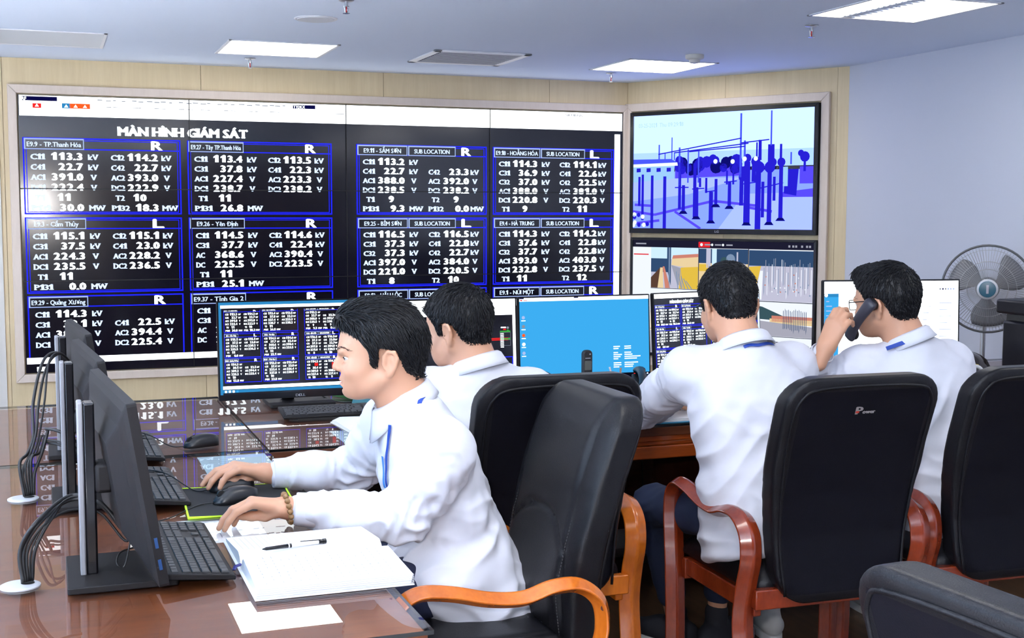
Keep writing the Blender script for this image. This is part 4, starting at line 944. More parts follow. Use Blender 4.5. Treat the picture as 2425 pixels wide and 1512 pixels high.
t = thing('mouse_pad', 'small dark pad with lime edge in front of the white ring', 'mouse pad', (3.48, 4.0, GT))
pp = [(3.33, 3.88), (3.58, 3.86), (3.66, 4.12), (3.38, 4.13)]
MB().prism(pp, lambda u, v, d: (u, v, d), GT+.0004, GT+.003).build('cloth', mat('black_pad_cloth', (.014, .014, .015), .9), t, True)
MB().tube([(u, v, GT+.0022) for u, v in pp], .0034, 8, closed=True).build('stitched_edge', lime, t, True)
t = thing('storage_box', 'clear plastic box behind the dark helmet', 'box', (3.86, 4.76, GT))
bx = MB(); 
for lo, hi in (((-.1, -.07, 0), (.1, -.067, .11)), ((-.1, .067, 0), (.1, .07, .11)), ((-.1, -.07, 0), (-.097, .07, .11)), ((.097, -.07, 0), (.1, .07, .11)), ((-.1, -.07, .0005), (.1, .07, .003))): bx.box(lo, hi)
bx.build('body', mat('cloudy_plastic', (.62, .58, .52), .3, alpha=.55), t, bevel=.001)
MB().box((-.104, -.074, .11), (.104, .074, .118)).build('lid', mat('cloudy_plastic', (.62, .58, .52), .3, alpha=.55), t, bevel=.002)
# pedestal fan by the right wall
t = thing('pedestal_fan', 'grey pedestal fan with wire guard against the white right wall', 'fan', (4.575, 5.25, 0))
FC = V3((4.525, 5.17, 1.108)); ax = V3((-.66, -.75, .02)); ax /= np.linalg.norm(ax); fx, fy = frame_of(ax)
fan_grey = mat('fan_grey', (.10, .10, .105), .4); wire = mat('fan_wire', (.40, .40, .40), .35, .6)
ring = lambda r, h: [FC+ax*h+r*(math.cos(a)*fx+math.sin(a)*fy) for a in np.linspace(0, 2*PI, 48, endpoint=False)]
gd = MB(); gd.tube(ring(.223, 0), .006, 8, closed=True); gd.build('guard_rim', fan_grey, t, True, smooth=True)
wb = MB()
for k in range(84):
    a = 2*PI*k/84; dr = math.cos(a)*fx+math.sin(a)*fy
    for s_ in (1, -1): wb.tube([FC+dr*.215, FC+dr*.19+ax*.030*s_, FC+dr*.12+ax*.052*s_, FC+dr*.05+ax*.060*s_], .0010, 4, caps=False)
for r, h in ((.20, .024), (.14, .048), (.10, .056)):
    for s_ in (1, -1): wb.tube(ring(r, h*s_), .0013, 4, closed=True)
wb.build('wire_guard', wire, t, True, smooth=True)
MB().lathe([(.052, .060), (.052, .066), (.044, .070)], 30, FC, axis=ax).build('guard_centre', mat('silver_plastic', (.55, .56, .58), .4), t, True, smooth='auto')
MB().lathe([(.043, .067), (.040, .073), (.001, .075)], 30, FC, axis=ax).build('badge', mat('fan_badge_blue', (.01, .10, .16), .25), t, True, smooth='auto')
lg = MB(); lg.add([FC+ax*.0765+fx*a+fy*b_ for a, b_ in ((-.006, -.022), (.006, -.022), (.006, .022), (-.006, .022))], [(0, 1, 2, 3)]); lg.build('badge_lettering', mat('grey_print', (.4, .4, .45), .5), t, True)
hubm = mat('fan_blade_grey', (.17, .17, .18), .35)
MB().cyl(FC-ax*.02, FC+ax*.035, .035, 24).build('hub', hubm, t, True, smooth='auto')
for k in range(3):
    a0 = 2*PI*k/3+.4; R = []
    for r in np.linspace(.034, .195, 8):
        s_ = (r-.034)/.161; wd = .45+.45*math.sin(s_*2.4); tw = .55-.3*s_
        R.append([FC+r*(math.cos(a0+wd*q*1.1+.25*s_)*fx+math.sin(a0+wd*q*1.1+.25*s_)*fy)+ax*(.022*tw*q*2+.004) for q in np.linspace(-.6, .6, 9)])
    MB().rings(R, closed=False).build('blade', hubm, t, True, smooth=True, solid=.002)
MB().tube([FC-ax*.03, FC-ax*.07, FC-ax*.15, FC-ax*.175], [.05, .06, .052, .03], 24).build('motor_housing', fan_grey, t, True, smooth=True)
MB().cyl((4.575, 5.25, .04), (4.575, 5.25, 1.06), .013, 16).cyl((4.575, 5.25, .04), (4.575, 5.25, .6), .018, 16).build('pole', steel, t, True, smooth='auto')
MB().lathe([(.19, .0005), (.19, .02), (.15, .035), (.03, .05), (.025, .08)], 36, (4.575, 5.25, 0)).build('base', fan_grey, t, True, smooth='auto')
# ------------------------------------------------------------------ signed-distance modelling: smooth unions meshed with surface nets
class Field:
    def __init__(s, lo, hi, h):
        s.o = V3(lo); s.h = h; s.n = [int(math.ceil((b-a)/h))+1 for a, b in zip(lo, hi)]
        s.a = np.full(s.n, .05, np.float32)
        s.ax = [(s.o[i]+h*np.arange(s.n[i])).astype(np.float32) for i in range(3)]
    def _sub(s, lo, hi):
        sl = []
        for i in range(3):
            i0 = max(0, int((lo[i]-s.o[i])/s.h)); i1 = min(s.n[i], int((hi[i]-s.o[i])/s.h)+2)
            if i1 <= i0: return None
            sl.append(slice(i0, i1))
        return tuple(sl)
    def op(s, fn, lo, hi, k=.0, mode='u'):
        pad = .03+k; sl = s._sub(V3(lo)-pad, V3(hi)+pad)
        if sl is None: return s
        X = s.ax[0][sl[0]][:, None, None]; Y = s.ax[1][sl[1]][None, :, None]; Z = s.ax[2][sl[2]][None, None, :]
        d = fn(X, Y, Z); a = s.a[sl]
        if mode == 's': d = -d
        sg = 1 if mode == 'u' else -1
        a2, d2 = a*sg, d*sg
        if k > 0:
            hh = np.maximum(k-np.abs(a2-d2), 0)/k; r = np.minimum(a2, d2)-hh*hh*k*.25
        else: r = np.minimum(a2, d2)
        s.a[sl] = r*sg
        return s
    def cone(s, a, b, r1, r2, k=.02, mode='u'):
        a, b = V3(a), V3(b); ba = b-a; bb = ba@ba+1e-9; R = max(r1, r2)
        def fn(X, Y, Z):
            px, py, pz = X-a[0], Y-a[1], Z-a[2]
            t = np.clip((px*ba[0]+py*ba[1]+pz*ba[2])/bb, 0, 1)
            return np.sqrt((px-t*ba[0])**2+(py-t*ba[1])**2+(pz-t*ba[2])**2)-(r1+(r2-r1)*t)
        return s.op(fn, np.minimum(a, b)-R, np.maximum(a, b)+R, k, mode)
    def chain(s, pts, rs, k=.02, mode='u'):
        for i in range(len(pts)-1): s.cone(pts[i], pts[i+1], rs[i], rs[i+1], k, mode)
        return s
    def ell(s, c, r, k=.02, R=None, mode='u'):
        c = V3(c); r = V3(r); Q = np.eye(3) if R is None else np.asarray(R, float)     # columns = local axes
        def fn(X, Y, Z):
            px, py, pz = X-c[0], Y-c[1], Z-c[2]
            q = [(px*Q[0, i]+py*Q[1, i]+pz*Q[2, i]) for i in range(3)]
            k0 = np.sqrt(sum((q[i]/r[i])**2 for i in range(3))); k1 = np.sqrt(sum((q[i]/r[i]**2)**2 for i in range(3)))+1e-9
            return k0*(k0-1)/k1
        m = np.abs(Q)@r
        return s.op(fn, c-m, c+m, k, mode)
    def loft(s, p0, axis, xax, st, k=.03, power=2.4):
        """Soft elliptic loft: st rows (t, ox, oy, a, b) along the axis; xax = sideways, y = axis x xax."""
        p0 = V3(p0); az = V3(axis)/np.linalg.norm(axis); x = V3(xax); x = x-az*(x@az); x /= np.linalg.norm(x); y = np.cross(az, x)
        st = np.array(st, float); t0, t1 = st[0, 0], st[-1, 0]
        cs = [p0+az*t+x*ox+y*oy for t, ox, oy, a, b in st]; R = max(st[:, 3].max(), st[:, 4].max())
        def fn(X, Y, Z):
            px, py, pz = X-p0[0], Y-p0[1], Z-p0[2]
            t = px*az[0]+py*az[1]+pz*az[2]; tc = np.clip(t, t0, t1)
            ip = lambda c: np.interp(tc, st[:, 0], st[:, c]).astype(np.float32)
            a, b = ip(3), ip(4)
            u = (px*x[0]+py*x[1]+pz*x[2]-ip(1))/a; v = (px*y[0]+py*y[1]+pz*y[2]-ip(2))/b
            d = ((np.abs(u)**power+np.abs(v)**power)**(1/power)-1)*np.minimum(a, b)
            e = np.abs(t-tc)
            return np.where(e > 0, np.sqrt(np.maximum(d+.02, 0)**2+e*e)-.02, d)
        lo = np.min(cs, 0)-R; hi = np.max(cs, 0)+R
        return s.op(fn, lo, hi, k)
    def mesh(s):
        """Naive surface nets."""
        a = s.a; n = a.shape; ins = a < 0
        c = np.zeros((n[0]-1, n[1]-1, n[2]-1), np.uint8)
        for i in (0, 1):
            for j in (0, 1):
                for k in (0, 1): c += ins[i:n[0]-1+i, j:n[1]-1+j, k:n[2]-1+k]
        I = np.argwhere((c > 0) & (c < 8)); idx = np.full(c.shape, -1, np.int32); idx[tuple(I.T)] = np.arange(len(I))
        cor = {(i, j, k): a[I[:, 0]+i, I[:, 1]+j, I[:, 2]+k] for i in (0, 1) for j in (0, 1) for k in (0, 1)}
        acc = np.zeros((len(I), 3)); cnt = np.zeros(len(I))
        for (i, j, k), va in cor.items():
            for ax in range(3):
                q = [i, j, k]
                if q[ax]: continue
                q[ax] = 1; vb = cor[tuple(q)]; m = (va < 0) != (vb < 0)
                t = np.where(m, va/np.where(m, va-vb, 1), 0)
                p = np.tile(np.array([i, j, k], float), (len(I), 1)); p[:, ax] += t
                acc[m] += p[m]; cnt[m] += 1
        V = s.o+(I+acc/cnt[:, None])*s.h
        F = []
        for ax in range(3):
            u, v = [(1, 2), (2, 0), (0, 1)][ax]
            sl0 = [slice(1, -1)]*3; sl0[ax] = slice(0, -1); sl1 = list(sl0); sl1[ax] = slice(1, None)
            A, B = ins[tuple(sl0)], ins[tuple(sl1)]; E = np.argwhere(A != B)
            off = np.array([1, 1, 1]); off[ax] = 0; g = E+off
            sgn = A[tuple(E.T)]
            q = []
            for du, dv in ((0, 0), (-1, 0), (-1, -1), (0, -1)):
                h = g.copy(); h[:, u] += du; h[:, v] += dv; q.append(idx[tuple(h.T)])
            q = np.stack(q, 1); q[~sgn] = q[~sgn][:, ::-1]; F.append(q)
        return V, np.concatenate(F)
def vnormals(V, F):
    n = np.cross(V[F[:, 2]]-V[F[:, 0]], V[F[:, 3]]-V[F[:, 1]]); N = np.zeros_like(V)
    for k in range(4): np.add.at(N, F[:, k], n)
    return N/(np.linalg.norm(N, axis=1)[:, None]+1e-12)
def relax(V, F, it=1, lam=.5):
    for _ in range(it):
        S = np.zeros_like(V); c = np.zeros(len(V))
        for k in range(4):
            np.add.at(S, F[:, k], V[F[:, (k+1) % 4]]+V[F[:, (k+3) % 4]]); np.add.at(c, F[:, k], 2)
        V = V+(S/c[:, None]-V)*lam
    return V
def np_mesh(name, V, F, mats, parent=None, mi=None, world=True, smooth=True):
    if world and parent is not None: V = V-np.array(parent.location)
    me = bpy.data.meshes.new(name); me.vertices.add(len(V)); me.vertices.foreach_set('co', V.astype(np.float32).ravel())
    nf = len(F); k = F.shape[1]; me.loops.add(nf*k); me.loops.foreach_set('vertex_index', F.astype(np.int32).ravel())
    me.polygons.add(nf); me.polygons.foreach_set('loop_start', np.arange(0, nf*k, k, dtype=np.int32)); me.polygons.foreach_set('loop_total', np.full(nf, k, np.int32))
    for m_ in (mats if isinstance(mats, (list, tuple)) else [mats]): me.materials.append(m_)
    if mi is not None: me.polygons.foreach_set('material_index', np.asarray(mi, np.int32))
    me.polygons.foreach_set('use_smooth', np.full(nf, smooth)); me.update(calc_edges=True); me.validate()
    o = bpy.data.objects.new(name, me); COL.objects.link(o); o.parent = parent
    return o

# ------------------------------------------------------------------ bent-wood leather armchairs (front towards +y)
YC = lambda z: np.interp(z, [.40, .50, .60, .72, .86, 1.0, 1.08], [-.245, -.235, -.232, -.248, -.285, -.335, -.37])
def leather_shell(lo, hi, h, fn):
    f = Field(lo, hi, h); f.op(fn, lo, hi, 0); V, F = f.mesh(); return V, F
def make_chair(label, loc, rz, wood_m, logo=False, group='bent-wood armchairs'):
    t = thing('armchair', label, 'armchair', loc, (0, 0, rz), group)
    # backrest: rounded slab following the spine curve, puffed in front, flat behind
    def back(X, Y, Z):
        zz = Z+0*X+0*Y; yc = YC(zz).astype(np.float32)
        hw = np.interp(zz, [.42, .60, .80, 1.0, 1.06], [.195, .215, .238, .240, .235]).astype(np.float32)
        u = np.abs(X)/hw
        qx = np.abs(X)-(hw-.085); qz = np.abs(zz-.735)-(.325-.085)
        d2 = np.sqrt(np.maximum(qx, 0)**2+np.maximum(qz, 0)**2)+np.minimum(np.maximum(qx, qz), 0)-.085
        e = np.clip(-d2/.07, 0, 1); puff = .028+.030*np.sqrt(e)
        seam_z = .775-.07*np.clip(np.abs(X)/.16, 0, 1)**2.5
        groove = .010*np.exp(-((zz-seam_z)/.007)**2)*(np.abs(X) < .172)+.005*np.exp(-((np.abs(X)-.172)/.006)**2)
        hd = .010*np.exp(-((zz-.94)/.10)**2)*(np.abs(X) < .172)+.014*np.exp(-((zz-.60)/.09)**2)*(np.abs(X) < .172)
        yy = Y-yc
        front = yy-(puff-groove+hd); rear = -yy-(.022+.016*np.sqrt(np.clip(-d2/.03, 0, 1)))
        d = np.maximum(np.maximum(front, rear), d2)
        return d*.85
    V, F = leather_shell((-.27, -.47, .38), (.27, -.10, 1.09), .0062, back)
    V = relax(V, F, 2); C_ = V[F].mean(1); N = np.cross(V[F[:, 2]]-V[F[:, 0]], V[F[:, 3]]-V[F[:, 1]]); N /= np.linalg.norm(N, axis=1)[:, None]
    mi = ((C_[:, 1]-YC(C_[:, 2]) < -.030) & (N[:, 1] < -.8) & (np.abs(C_[:, 0]) < .20) & (C_[:, 2] < 1.02) & (C_[:, 2] > .44)).astype(int)
    bk = np_mesh('backrest', V, F, [leather, leather_matte], t, mi, world=False)
    # piping round the rear panel and stitching on the bolsters
    pp = []
    for x, z in [(-.185, .44), (-.20, .60), (-.212, .80), (-.215, .95), (-.198, 1.005), (-.155, 1.028), (0, 1.034), (.155, 1.028), (.198, 1.005), (.215, .95), (.212, .80), (.20, .60), (.185, .44)]:
        pp.append((x, float(YC(z))-.0375, z))
    MB().tube(spline(pp, 5), .0042, 8).build('piping', leather, bk, smooth=True)
    for s_ in (-1, 1):
        pp = [(s_*.176, float(YC(z))+.0525+.010*math.exp(-((z-.6)/.09)**2), z) for z in np.linspace(.47, .99, 24)]
        st = MB()
        for k in range(len(pp)*3-3):
            a = V3(pp[k//3]); b_ = V3(pp[k//3+1]); q0 = a+(b_-a)*(k % 3)/3; q1 = a+(b_-a)*((k % 3)+.6)/3
            st.tube([q0, q1], .0012, 5)
        st.build('stitching', thread_m, bk)
    def seat(X, Y, Z):
        qx = np.abs(X)-(.245-.05); qy = np.abs(Y-.03)-(.255-.05)
        d2 = np.sqrt(np.maximum(qx, 0)**2+np.maximum(qy, 0)**2)+np.minimum(np.maximum(qx, qy), 0)-.05
        e = np.sqrt(np.clip(-d2/.06, 0, 1))
        g_ = .008*np.exp(-((np.abs(X)-.165)/.006)**2)
        top = Z-(.455+.055*e-g_-.02*np.clip((Y-.2)/.08, 0, 1)); bot = -(Z-.425)+.01*(1-e)
        return np.maximum(np.maximum(top, bot), d2)*.85
    V, F = leather_shell((-.28, -.26, .39), (.28, .32, .54), .0065, seat)
    np_mesh('seat', relax(V, F, 2), F, leather, t, world=False)
    # side loops: front leg, arm and rear leg in one bent strip
    loop = [(.232, 0), (.225, .20), (.235, .40), (.250, .56), (.240, .635), (.195, .668), (.12, .662), (.03, .640), (-.05, .634), (-.12, .652), (-.185, .650), (-.235, .610), (-.245, .54), (-.222, .46), (-.205, .36), (-.222, .22), (-.255, 0)]
    for s_ in (-1, 1):
        P = spline([(s_*.274, y, z) for y, z in loop], 6)
        MB().tube(P, .5, 4, flat=(.052*1.414, .028*1.414), up=(1, 0, 0)).build('side_frame', wood_m, t, bevel=.006, seg=3)
        MB().cyl((s_*.3, -.236, .60), (s_*.3015, -.236, .60), .007, 14).build('screw_cap', mat('dark_wood_plug', (.12, .03, .015), .4), t, smooth='auto')
    MB().box((-.255, -.245, .395), (.255, -.215, .452)).build('rear_rail', wood_m, t, bevel=.004)
    MB().box((-.255, .20, .36), (.255, .225, .425)).build('front_rail', wood_m, t, bevel=.004)
    for s_ in (-1, 1): MB().box((s_*.235-.012, -.22, .37), (s_*.235+.012, .21, .425)).build('side_rail', wood_m, t, bevel=.004)
    if logo:
        z = .965; y = float(YC(z))-.0392; sl = (float(YC(.99))-float(YC(.94)))/.05
        g = G2(); g.text('P', -.028, .0, .022, .020, 0, 'l', 1, .002); g.text('ower', -.006, .0045, .011, .038, 0, 'l', 1, .0012); g.rect(-.029, .002, -.018, .008, 1, 2)
        g.build('brand_logo', [mat('silver_letters', (.6, .58, .58), .3, .6), mat('red_letters', (.5, .05, .03), .4)], t, (0, y, z), (1, 0, 0), (0, -sl, -1))
    return t
CH1 = make_chair('orange-armed black leather chair of the man with the bead bracelet', (.925, 2.83, 0), PI/2, orange_wood)
CH2 = dup(CH1, (1.30, 3.45, 0), (0, 0, -.02), 'orange-armed black leather chair of the second seated man, back to the camera')
CH3 = make_chair('red-armed black leather chair with silver logo, behind the man in jeans', (2.075, 3.17, 0), -.04, red_wood, True)
CH4 = dup(CH3, (2.695, 3.18, 0), (0, 0, -.05), 'red-armed black leather chair cut off by the right edge')
for c in kids(CH4):
    if c.name.startswith('brand_logo'): bpy.data.objects.remove(c)
CH5 = dup(CH4, (1.355, 1.13, 0), (0, 0, -1.50), 'empty black leather chair nearest the camera, only its top showing')
# ------------------------------------------------------------------ people
def unit(a): a = V3(a); return a/np.linalg.norm(a)
def unit_rows(a): return a/(np.linalg.norm(a, axis=1)[:, None]+1e-9)
def sines(V, seed, wl, n=3):
    r = np.random.default_rng(seed); o = np.zeros(len(V))
    for _ in range(n):
        k = r.normal(size=3); k /= np.linalg.norm(k); o += np.sin(V@k*2*PI/(wl*(.7+.6*r.random()))+r.random()*6.3)
    return o/n
def head_frame(O, yaw, pitch, roll=0):
    """yaw = degrees left of +y; columns forward, left, up."""
    a = math.radians(yaw); p = math.radians(pitch); f = V3((-math.sin(a)*math.cos(p), math.cos(a)*math.cos(p), math.sin(p)))
    l = np.cross((0, 0, 1), f); l /= np.linalg.norm(l); u = np.cross(f, l)
    r = math.radians(roll); l, u = l*math.cos(r)+u*math.sin(r), u*math.cos(r)-l*math.sin(r)
    return V3(O), np.stack([f, l, u], 1)
def add_head(F, O, H, nb):
    W = lambda x, y, z: O+H@V3((x, y, z))
    E = lambda c, r, k=.02, mode='u', rot=0: F.ell(W(*c), r, k, H if not rot else H@np.array([[math.cos(rot), 0, -math.sin(rot)], [0, 1, 0], [math.sin(rot), 0, math.cos(rot)]]), mode)
    E((-.004, 0, .060), (.098, .074, .084), 0); E((.045, 0, .055), (.058, .060, .058), .02); E((.045, 0, .0), (.054, .060, .062), .025)
    for s_ in (1, -1):
        E((.062, s_*.036, -.010), (.034, .028, .030), .02)
        F.cone(W(.0, s_*.056, -.030), W(.070, s_*.018, -.062), .019, .016, .025)
    E((.055, 0, -.045), (.045, .040, .030), .03); E((.0845, 0, -.0655), (.0165, .017, .013), .014); E((.078, 0, -.036), (.026, .030, .026), .018)
    E((.025, 0, -.045), (.055, .048, .030), .03)
    for s_ in (1, -1): E((.100, s_*.033, .022), (.015, .018, .011), .014, 's')
    E((.094, 0, .040), (.014, .050, .012), .015)
    F.chain([W(.098, 0, .030), W(.107, 0, .012), W(.1135, 0, -.001)], [.0075, .0085, .0115], .010)
    for s_ in (1, -1): E((.103, s_*.0125, -.006), (.011, .0075, .0075), .006)
    E((.1020, 0, -.0325), (.0080, .021, .0064), .004); E((.1000, 0, -.0437), (.0088, .018, .0068), .004)
    E((.108, 0, -.0380), (.012, .026, .0013), .003, 's')
    E((.1065, 0, -.0535), (.0075, .020, .0042), .006, 's')
    for s_ in (1, -1):
        E((.1055, s_*.008, -.0135), (.006, .0032, .0028), .003, 's')
        c = W(.0815, s_*.033, .024); F.ell(c+H@V3((.0010, 0, .0068)), (.0140, .0160, .0088), .0025, H); F.ell(c+H@V3((.0, 0, -.0094)), (.0136, .0150, .0064), .0025, H)
        # ear
        ear = [(.000, .072, .008), (-.004, .077, .026), (-.014, .083, .037), (-.028, .086, .034), (-.034, .085, .018), (-.029, .081, .000), (-.020, .077, -.014)]
        F.ell(W(-.015, s_*.077, .012), (.019, .0045, .028), .004, H)
        F.chain([W(x, s_*y, z) for x, y, z in ear], [.0042, .0046, .0048, .0050, .0050, .0050, .0055], .004)
        F.ell(W(-.014, s_*.075, -.018), (.010, .005, .010), .004, H)
        F.ell(W(-.011, s_*.0835, .006), (.009, .006, .013), .004, H, 's')
        F.cone(W(-.022, s_*.080, .022), W(-.026, s_*.081, .004), .0035, .0035, .003)
    F.chain([W(-.022, 0, -.015), (W(-.03, 0, -.05)+nb)/2, nb], [.054, .052, .054], .03)
    F.cone(W(-.03, 0, .0), nb-H[:, 0]*.01, .05, .052, .03)
def add_hand(F, w_, d, n, thumb, curls, spread=.10, tcurl=.5, k=.008, sc=1.0, thumb_dir=None):
    """w_ wrist, d towards the knuckles, n the back of the hand, thumb = +1/-1 along cross(n, d)."""
    w_ = V3(w_); d = unit(d); n = unit(V3(n)-d*(V3(n)@d)); s = np.cross(n, d)*thumb
    K = [(.086, .027), (.091, .009), (.087, -.009), (.078, -.026)]; LN = [(.043, .026, .021), (.047, .029, .022), (.043, .027, .021), (.034, .020, .018)]
    for i, (L, o) in enumerate(K):
        kn = w_+sc*(d*L+s*o+n*(.004-.003*abs(i-1)))
        F.cone(w_+sc*(d*.012+s*o*.55), kn, .0165*sc, .0115*sc, .014)
        p = kn; a = 0; dd = d+s*spread*(1.2-i*.8); dd /= np.linalg.norm(dd); pts = [p]
        for q in range(3):
            a += curls[i][q]; v = dd*math.cos(a)-n*math.sin(a); p = p+v*LN[i][q]*sc; pts.append(p)
        F.chain(pts, [.0100*sc, .0092*sc, .0082*sc, .0068*sc], .004)
    t0 = w_+sc*(d*.022+s*.020-n*.004); td = unit(d*.75+s*.62-n*.25) if thumb_dir is None else unit(thumb_dir)
    p1 = t0+td*.042*sc; td2 = unit(td*(1-tcurl)+d*tcurl); p2 = p1+td2*.032*sc; p3 = p2+unit(td2*.6+d*.4-n*.1)*.024*sc
    F.chain([t0, p1, p2, p3], [.0165*sc, .0125*sc, .0105*sc, .0080*sc], .008)
    F.cone(w_-d*.05, w_+d*.012, .024*sc, .023*sc, .012)
def strands(MBo, P, N, flow, O, H, L, r, n, lift=.004, steps=5, seed=1, jit=.25, line=None):
    rr = np.random.default_rng(seed); pick = rr.choice(len(P), n)
    for i in pick:
        p = P[i].copy(); nn = N[i]; pts = [p-nn*.002]; ln = L*(.6+.7*rr.random()); jv = rr.normal(size=3)*jit
        lp = H.T@(p-O)
        f = flow(lp, H.T@nn)+jv; f = f/np.linalg.norm(f)
        for q in range(steps):
            u = (q+1)/steps; v = H@f; v = v-nn*(v@nn)*(1 if u < .7 else .5); v /= np.linalg.norm(v)+1e-9
            p = p+v*ln/steps+nn*lift*(.5-u)/steps*2; lp2 = H.T@(p-O)
            
            if line is not None and lp2[2] < np.interp(lp2[0]+.10*max(0, .05-abs(lp2[1]))*(lp2[0] > .03), *line)-.006: break
            f2 = flow(lp2, H.T@nn)+jv; f = f2/np.linalg.norm(f2); pts.append(p+nn*.0012)
            ctr = O+H@V3((-.004, 0, .05)); nn = unit(unit(p-ctr)*.5+nn*.5)
        if len(pts) < 3: continue
        MBo.tube(pts, ([r, r*1.1, r, r*.9, r*.6][:len(pts)-1])+[r*.12], 4, caps=False)
def collar_mesh(c, up, fwd, rin, h=.040, drop=.052, gap=.5):
    """A turned-down shirt collar round the neck: c = centre at its top edge."""
    up = unit(up); fwd = unit(V3(fwd)-up*(V3(fwd)@up)); lf = np.cross(up, fwd); mb = MB(); R = []
    for t in np.linspace(gap*.28, 2*PI-gap*.28, 40):
        d = fwd*math.cos(t)+lf*math.sin(t); fr = max(0, math.cos(t)); bk = max(0, -math.cos(t)); rx = rin*(1+.10*fr)
        top = c+d*rx+up*(.002-.030*fr+.006*bk)
        pts = [top-up*.034+d*.002, top-up*.006, top+d*.004+up*.003, top+d*.011-up*.003, top+d*(.019+.006*fr)-up*(.024+.02*fr), top+d*(.026+.012*fr)-up*(drop*.75+.04*fr**2)]
        R.append(pts)
    mb.rings(R, closed=False); return mb
def nearest(V, p): return int(np.argmin(((V-V3(p))**2).sum(1)))
def snap(V, N, pts, off=.003):
    out = []
    for p in pts: i = nearest(V, p); out.append(V[i]+N[i]*off)
    return out
def band_mesh(pts, nrm, w_):
    """A flat band along pts lying on normals nrm."""
    P = np.array(pts); T = np.gradient(P, axis=0); R = []
    for p, t, n in zip(P, T, nrm):
        s = np.cross(n, t); s /= np.linalg.norm(s)+1e-9
        R.append([p-s*w_/2, p+s*w_/2, p+s*w_/2+n*.0015, p-s*w_/2+n*.0015])
    return MB().rings(R)
def person(sp):
    O, H = head_frame(sp['O'], sp['yaw'], sp['pitch'], sp.get('roll', 0)); nb = V3(sp['nb'])
    p0 = V3(sp['p0']); top = V3(sp['top']); axis = top-p0; L = np.linalg.norm(axis); lft = V3(sp['left'])
    fwd = np.cross(lft, unit(axis)); sh, el, wr = [[V3(q) for q in sp[k]] for k in ('sh', 'el', 'wr')]
    hip, kn, an = [[V3(q) for q in sp[k]] for k in ('hip', 'knee', 'ankle')]
    root = thing('person', sp['label'], 'person', (p0[0], p0[1], 0))
    h = sp.get('h', .005); sw = sp.get('a', 1.0)
    def torso(F, g):
        F.loft(p0, axis, -lft, [(-.02, 0, 0, .165*sw+g, .125+g), (.10, 0, 0, .160*sw+g, .118+g), (.22, 0, 0, .162*sw+g, .112+g), (.36, 0, .006, .172*sw+g, .112+g), (L-.06, 0, .004, .150*sw+g, .090+g), (L, 0, .0, .080+g, .062+g)], .02)
        for i in (0, 1):
            F.cone(nb-unit(axis)*.015, sh[i]+(nb-sh[i])*.12, .050+g*.8, .056+g*.8, .05); F.ell(sh[i], (.062+g, .062+g, .062+g), .04)
    # the body: head, neck, trunk, arms and hands in one continuous surface
    allp = np.array([O+H@V3((0, 0, .15)), O+H@V3((.12, 0, 0)), O-H@V3((.11, 0, 0)), O+H@V3((0, .1, 0)), O-H@V3((0, .1, 0)), p0, top]+sh+el+wr+[w_+unit(V3(hd['d']))*.2 for w_, hd in zip(wr, sp['hands'])]+kn+hip)
    lo = allp.min(0)-.10; hi = allp.max(0)+.10; lo[2] = min(lo[2], .40)
    F = Field(lo, hi, h)
    torso(F, -.004)
    for i in (0, 1):
        F.cone(sh[i], el[i], .047, .039, .03); F.cone(el[i], wr[i], .040, .025, .02)
        F.cone(p0+(hip[i]-p0)*.6, kn[i], .075, .055, .04)
    add_head(F, O, H, nb)
    for i in (0, 1):
        hd = sp['hands'][i]; add_hand(F, wr[i], hd['d'], hd['n'], hd['t'], hd['curls'], hd.get('spread', .1), hd.get('tc', .5), thumb_dir=hd.get('td'))
    V, Q = F.mesh(); V = relax(V, Q, 1, .35)
    C_ = (V[Q].mean(1)-O)@H
    lipm = (np.abs(C_[:, 1]) < .019) & (C_[:, 2] < -.0285-.004*(np.abs(C_[:, 1])/.019)**2) & (C_[:, 2] > -.0490+.008*(np.abs(C_[:, 1])/.019)**2) & (C_[:, 0] > .0955)
    np_mesh('body', V, Q, [skin, lip], root, lipm.astype(int))
    # eyes and brows
    if sp.get('face'):
        for s_ in (1, -1):
            c = O+H@V3((.0822, s_*.033, .0240)); eb = MB(); R = []; ax = unit(H@V3((1, s_*.06, -.20)))
            eb.lathe([(.0127*math.sin(a), .0127*math.cos(a)) for a in np.linspace(.001, PI-.001, 18)], 24, c, axis=ax)
            e = eb.build('eye', [mat('eye_white', (.50, .46, .44), .2), mat('dark_iris', (.02, .012, .008), .1)], root, True, smooth=True)
            for p_ in e.data.polygons:
                if (V3(e.matrix_world @ p_.center)+np.array(root.location)*0 + np.array(root.location) - c)@ax > .0112: p_.material_index = 1
            br = MB(); rr = np.random.default_rng(3); BN = vnormals(V, Q)
            for k in range(120):
                u = rr.random(); y = s_*(.012+.042*u); x = .1045-.020*u*u-.006*u; z = .0415+.007*math.sin(u*2.4)-.004*u+rr.normal()*.0016*(1.2-u)
                i = nearest(V, O+H@V3((x, y, z))); a = V[i]+BN[i]*.0006; dv = H@V3((-.10-.5*u, s_*.9, .25-.3*u))*.0085; dv = dv-BN[i]*(dv@BN[i])
                br.tube([a, a+dv*.5+BN[i]*.0006, a+dv-BN[i]*.0004], [.0005, .00045, .0001], 4, caps=False)
            lash = [c+H@V3((.0140*math.cos(t_)*.995, s_*.0005+.0140*math.sin(t_), -.0018+.0022*math.cos(t_*1.6))) for t_ in np.linspace(-.95, .95, 14)]
            MB().tube(lash, [.0003]+[.0008]*12+[.0003], 5).build('eyelashes', hair_m, root, True)
            br.build('eyebrow', hair_m, root, True)
    # hair: cap moulded on the skull, cut back along the hairline, with locks over it
    hs = sp['hair']
    ph = [O+H@V3(q) for q in ((.14, 0, .08), (-.13, 0, .0), (0, .11, .05), (0, -.11, .05), (0, 0, .20), (0, 0, -.08))]
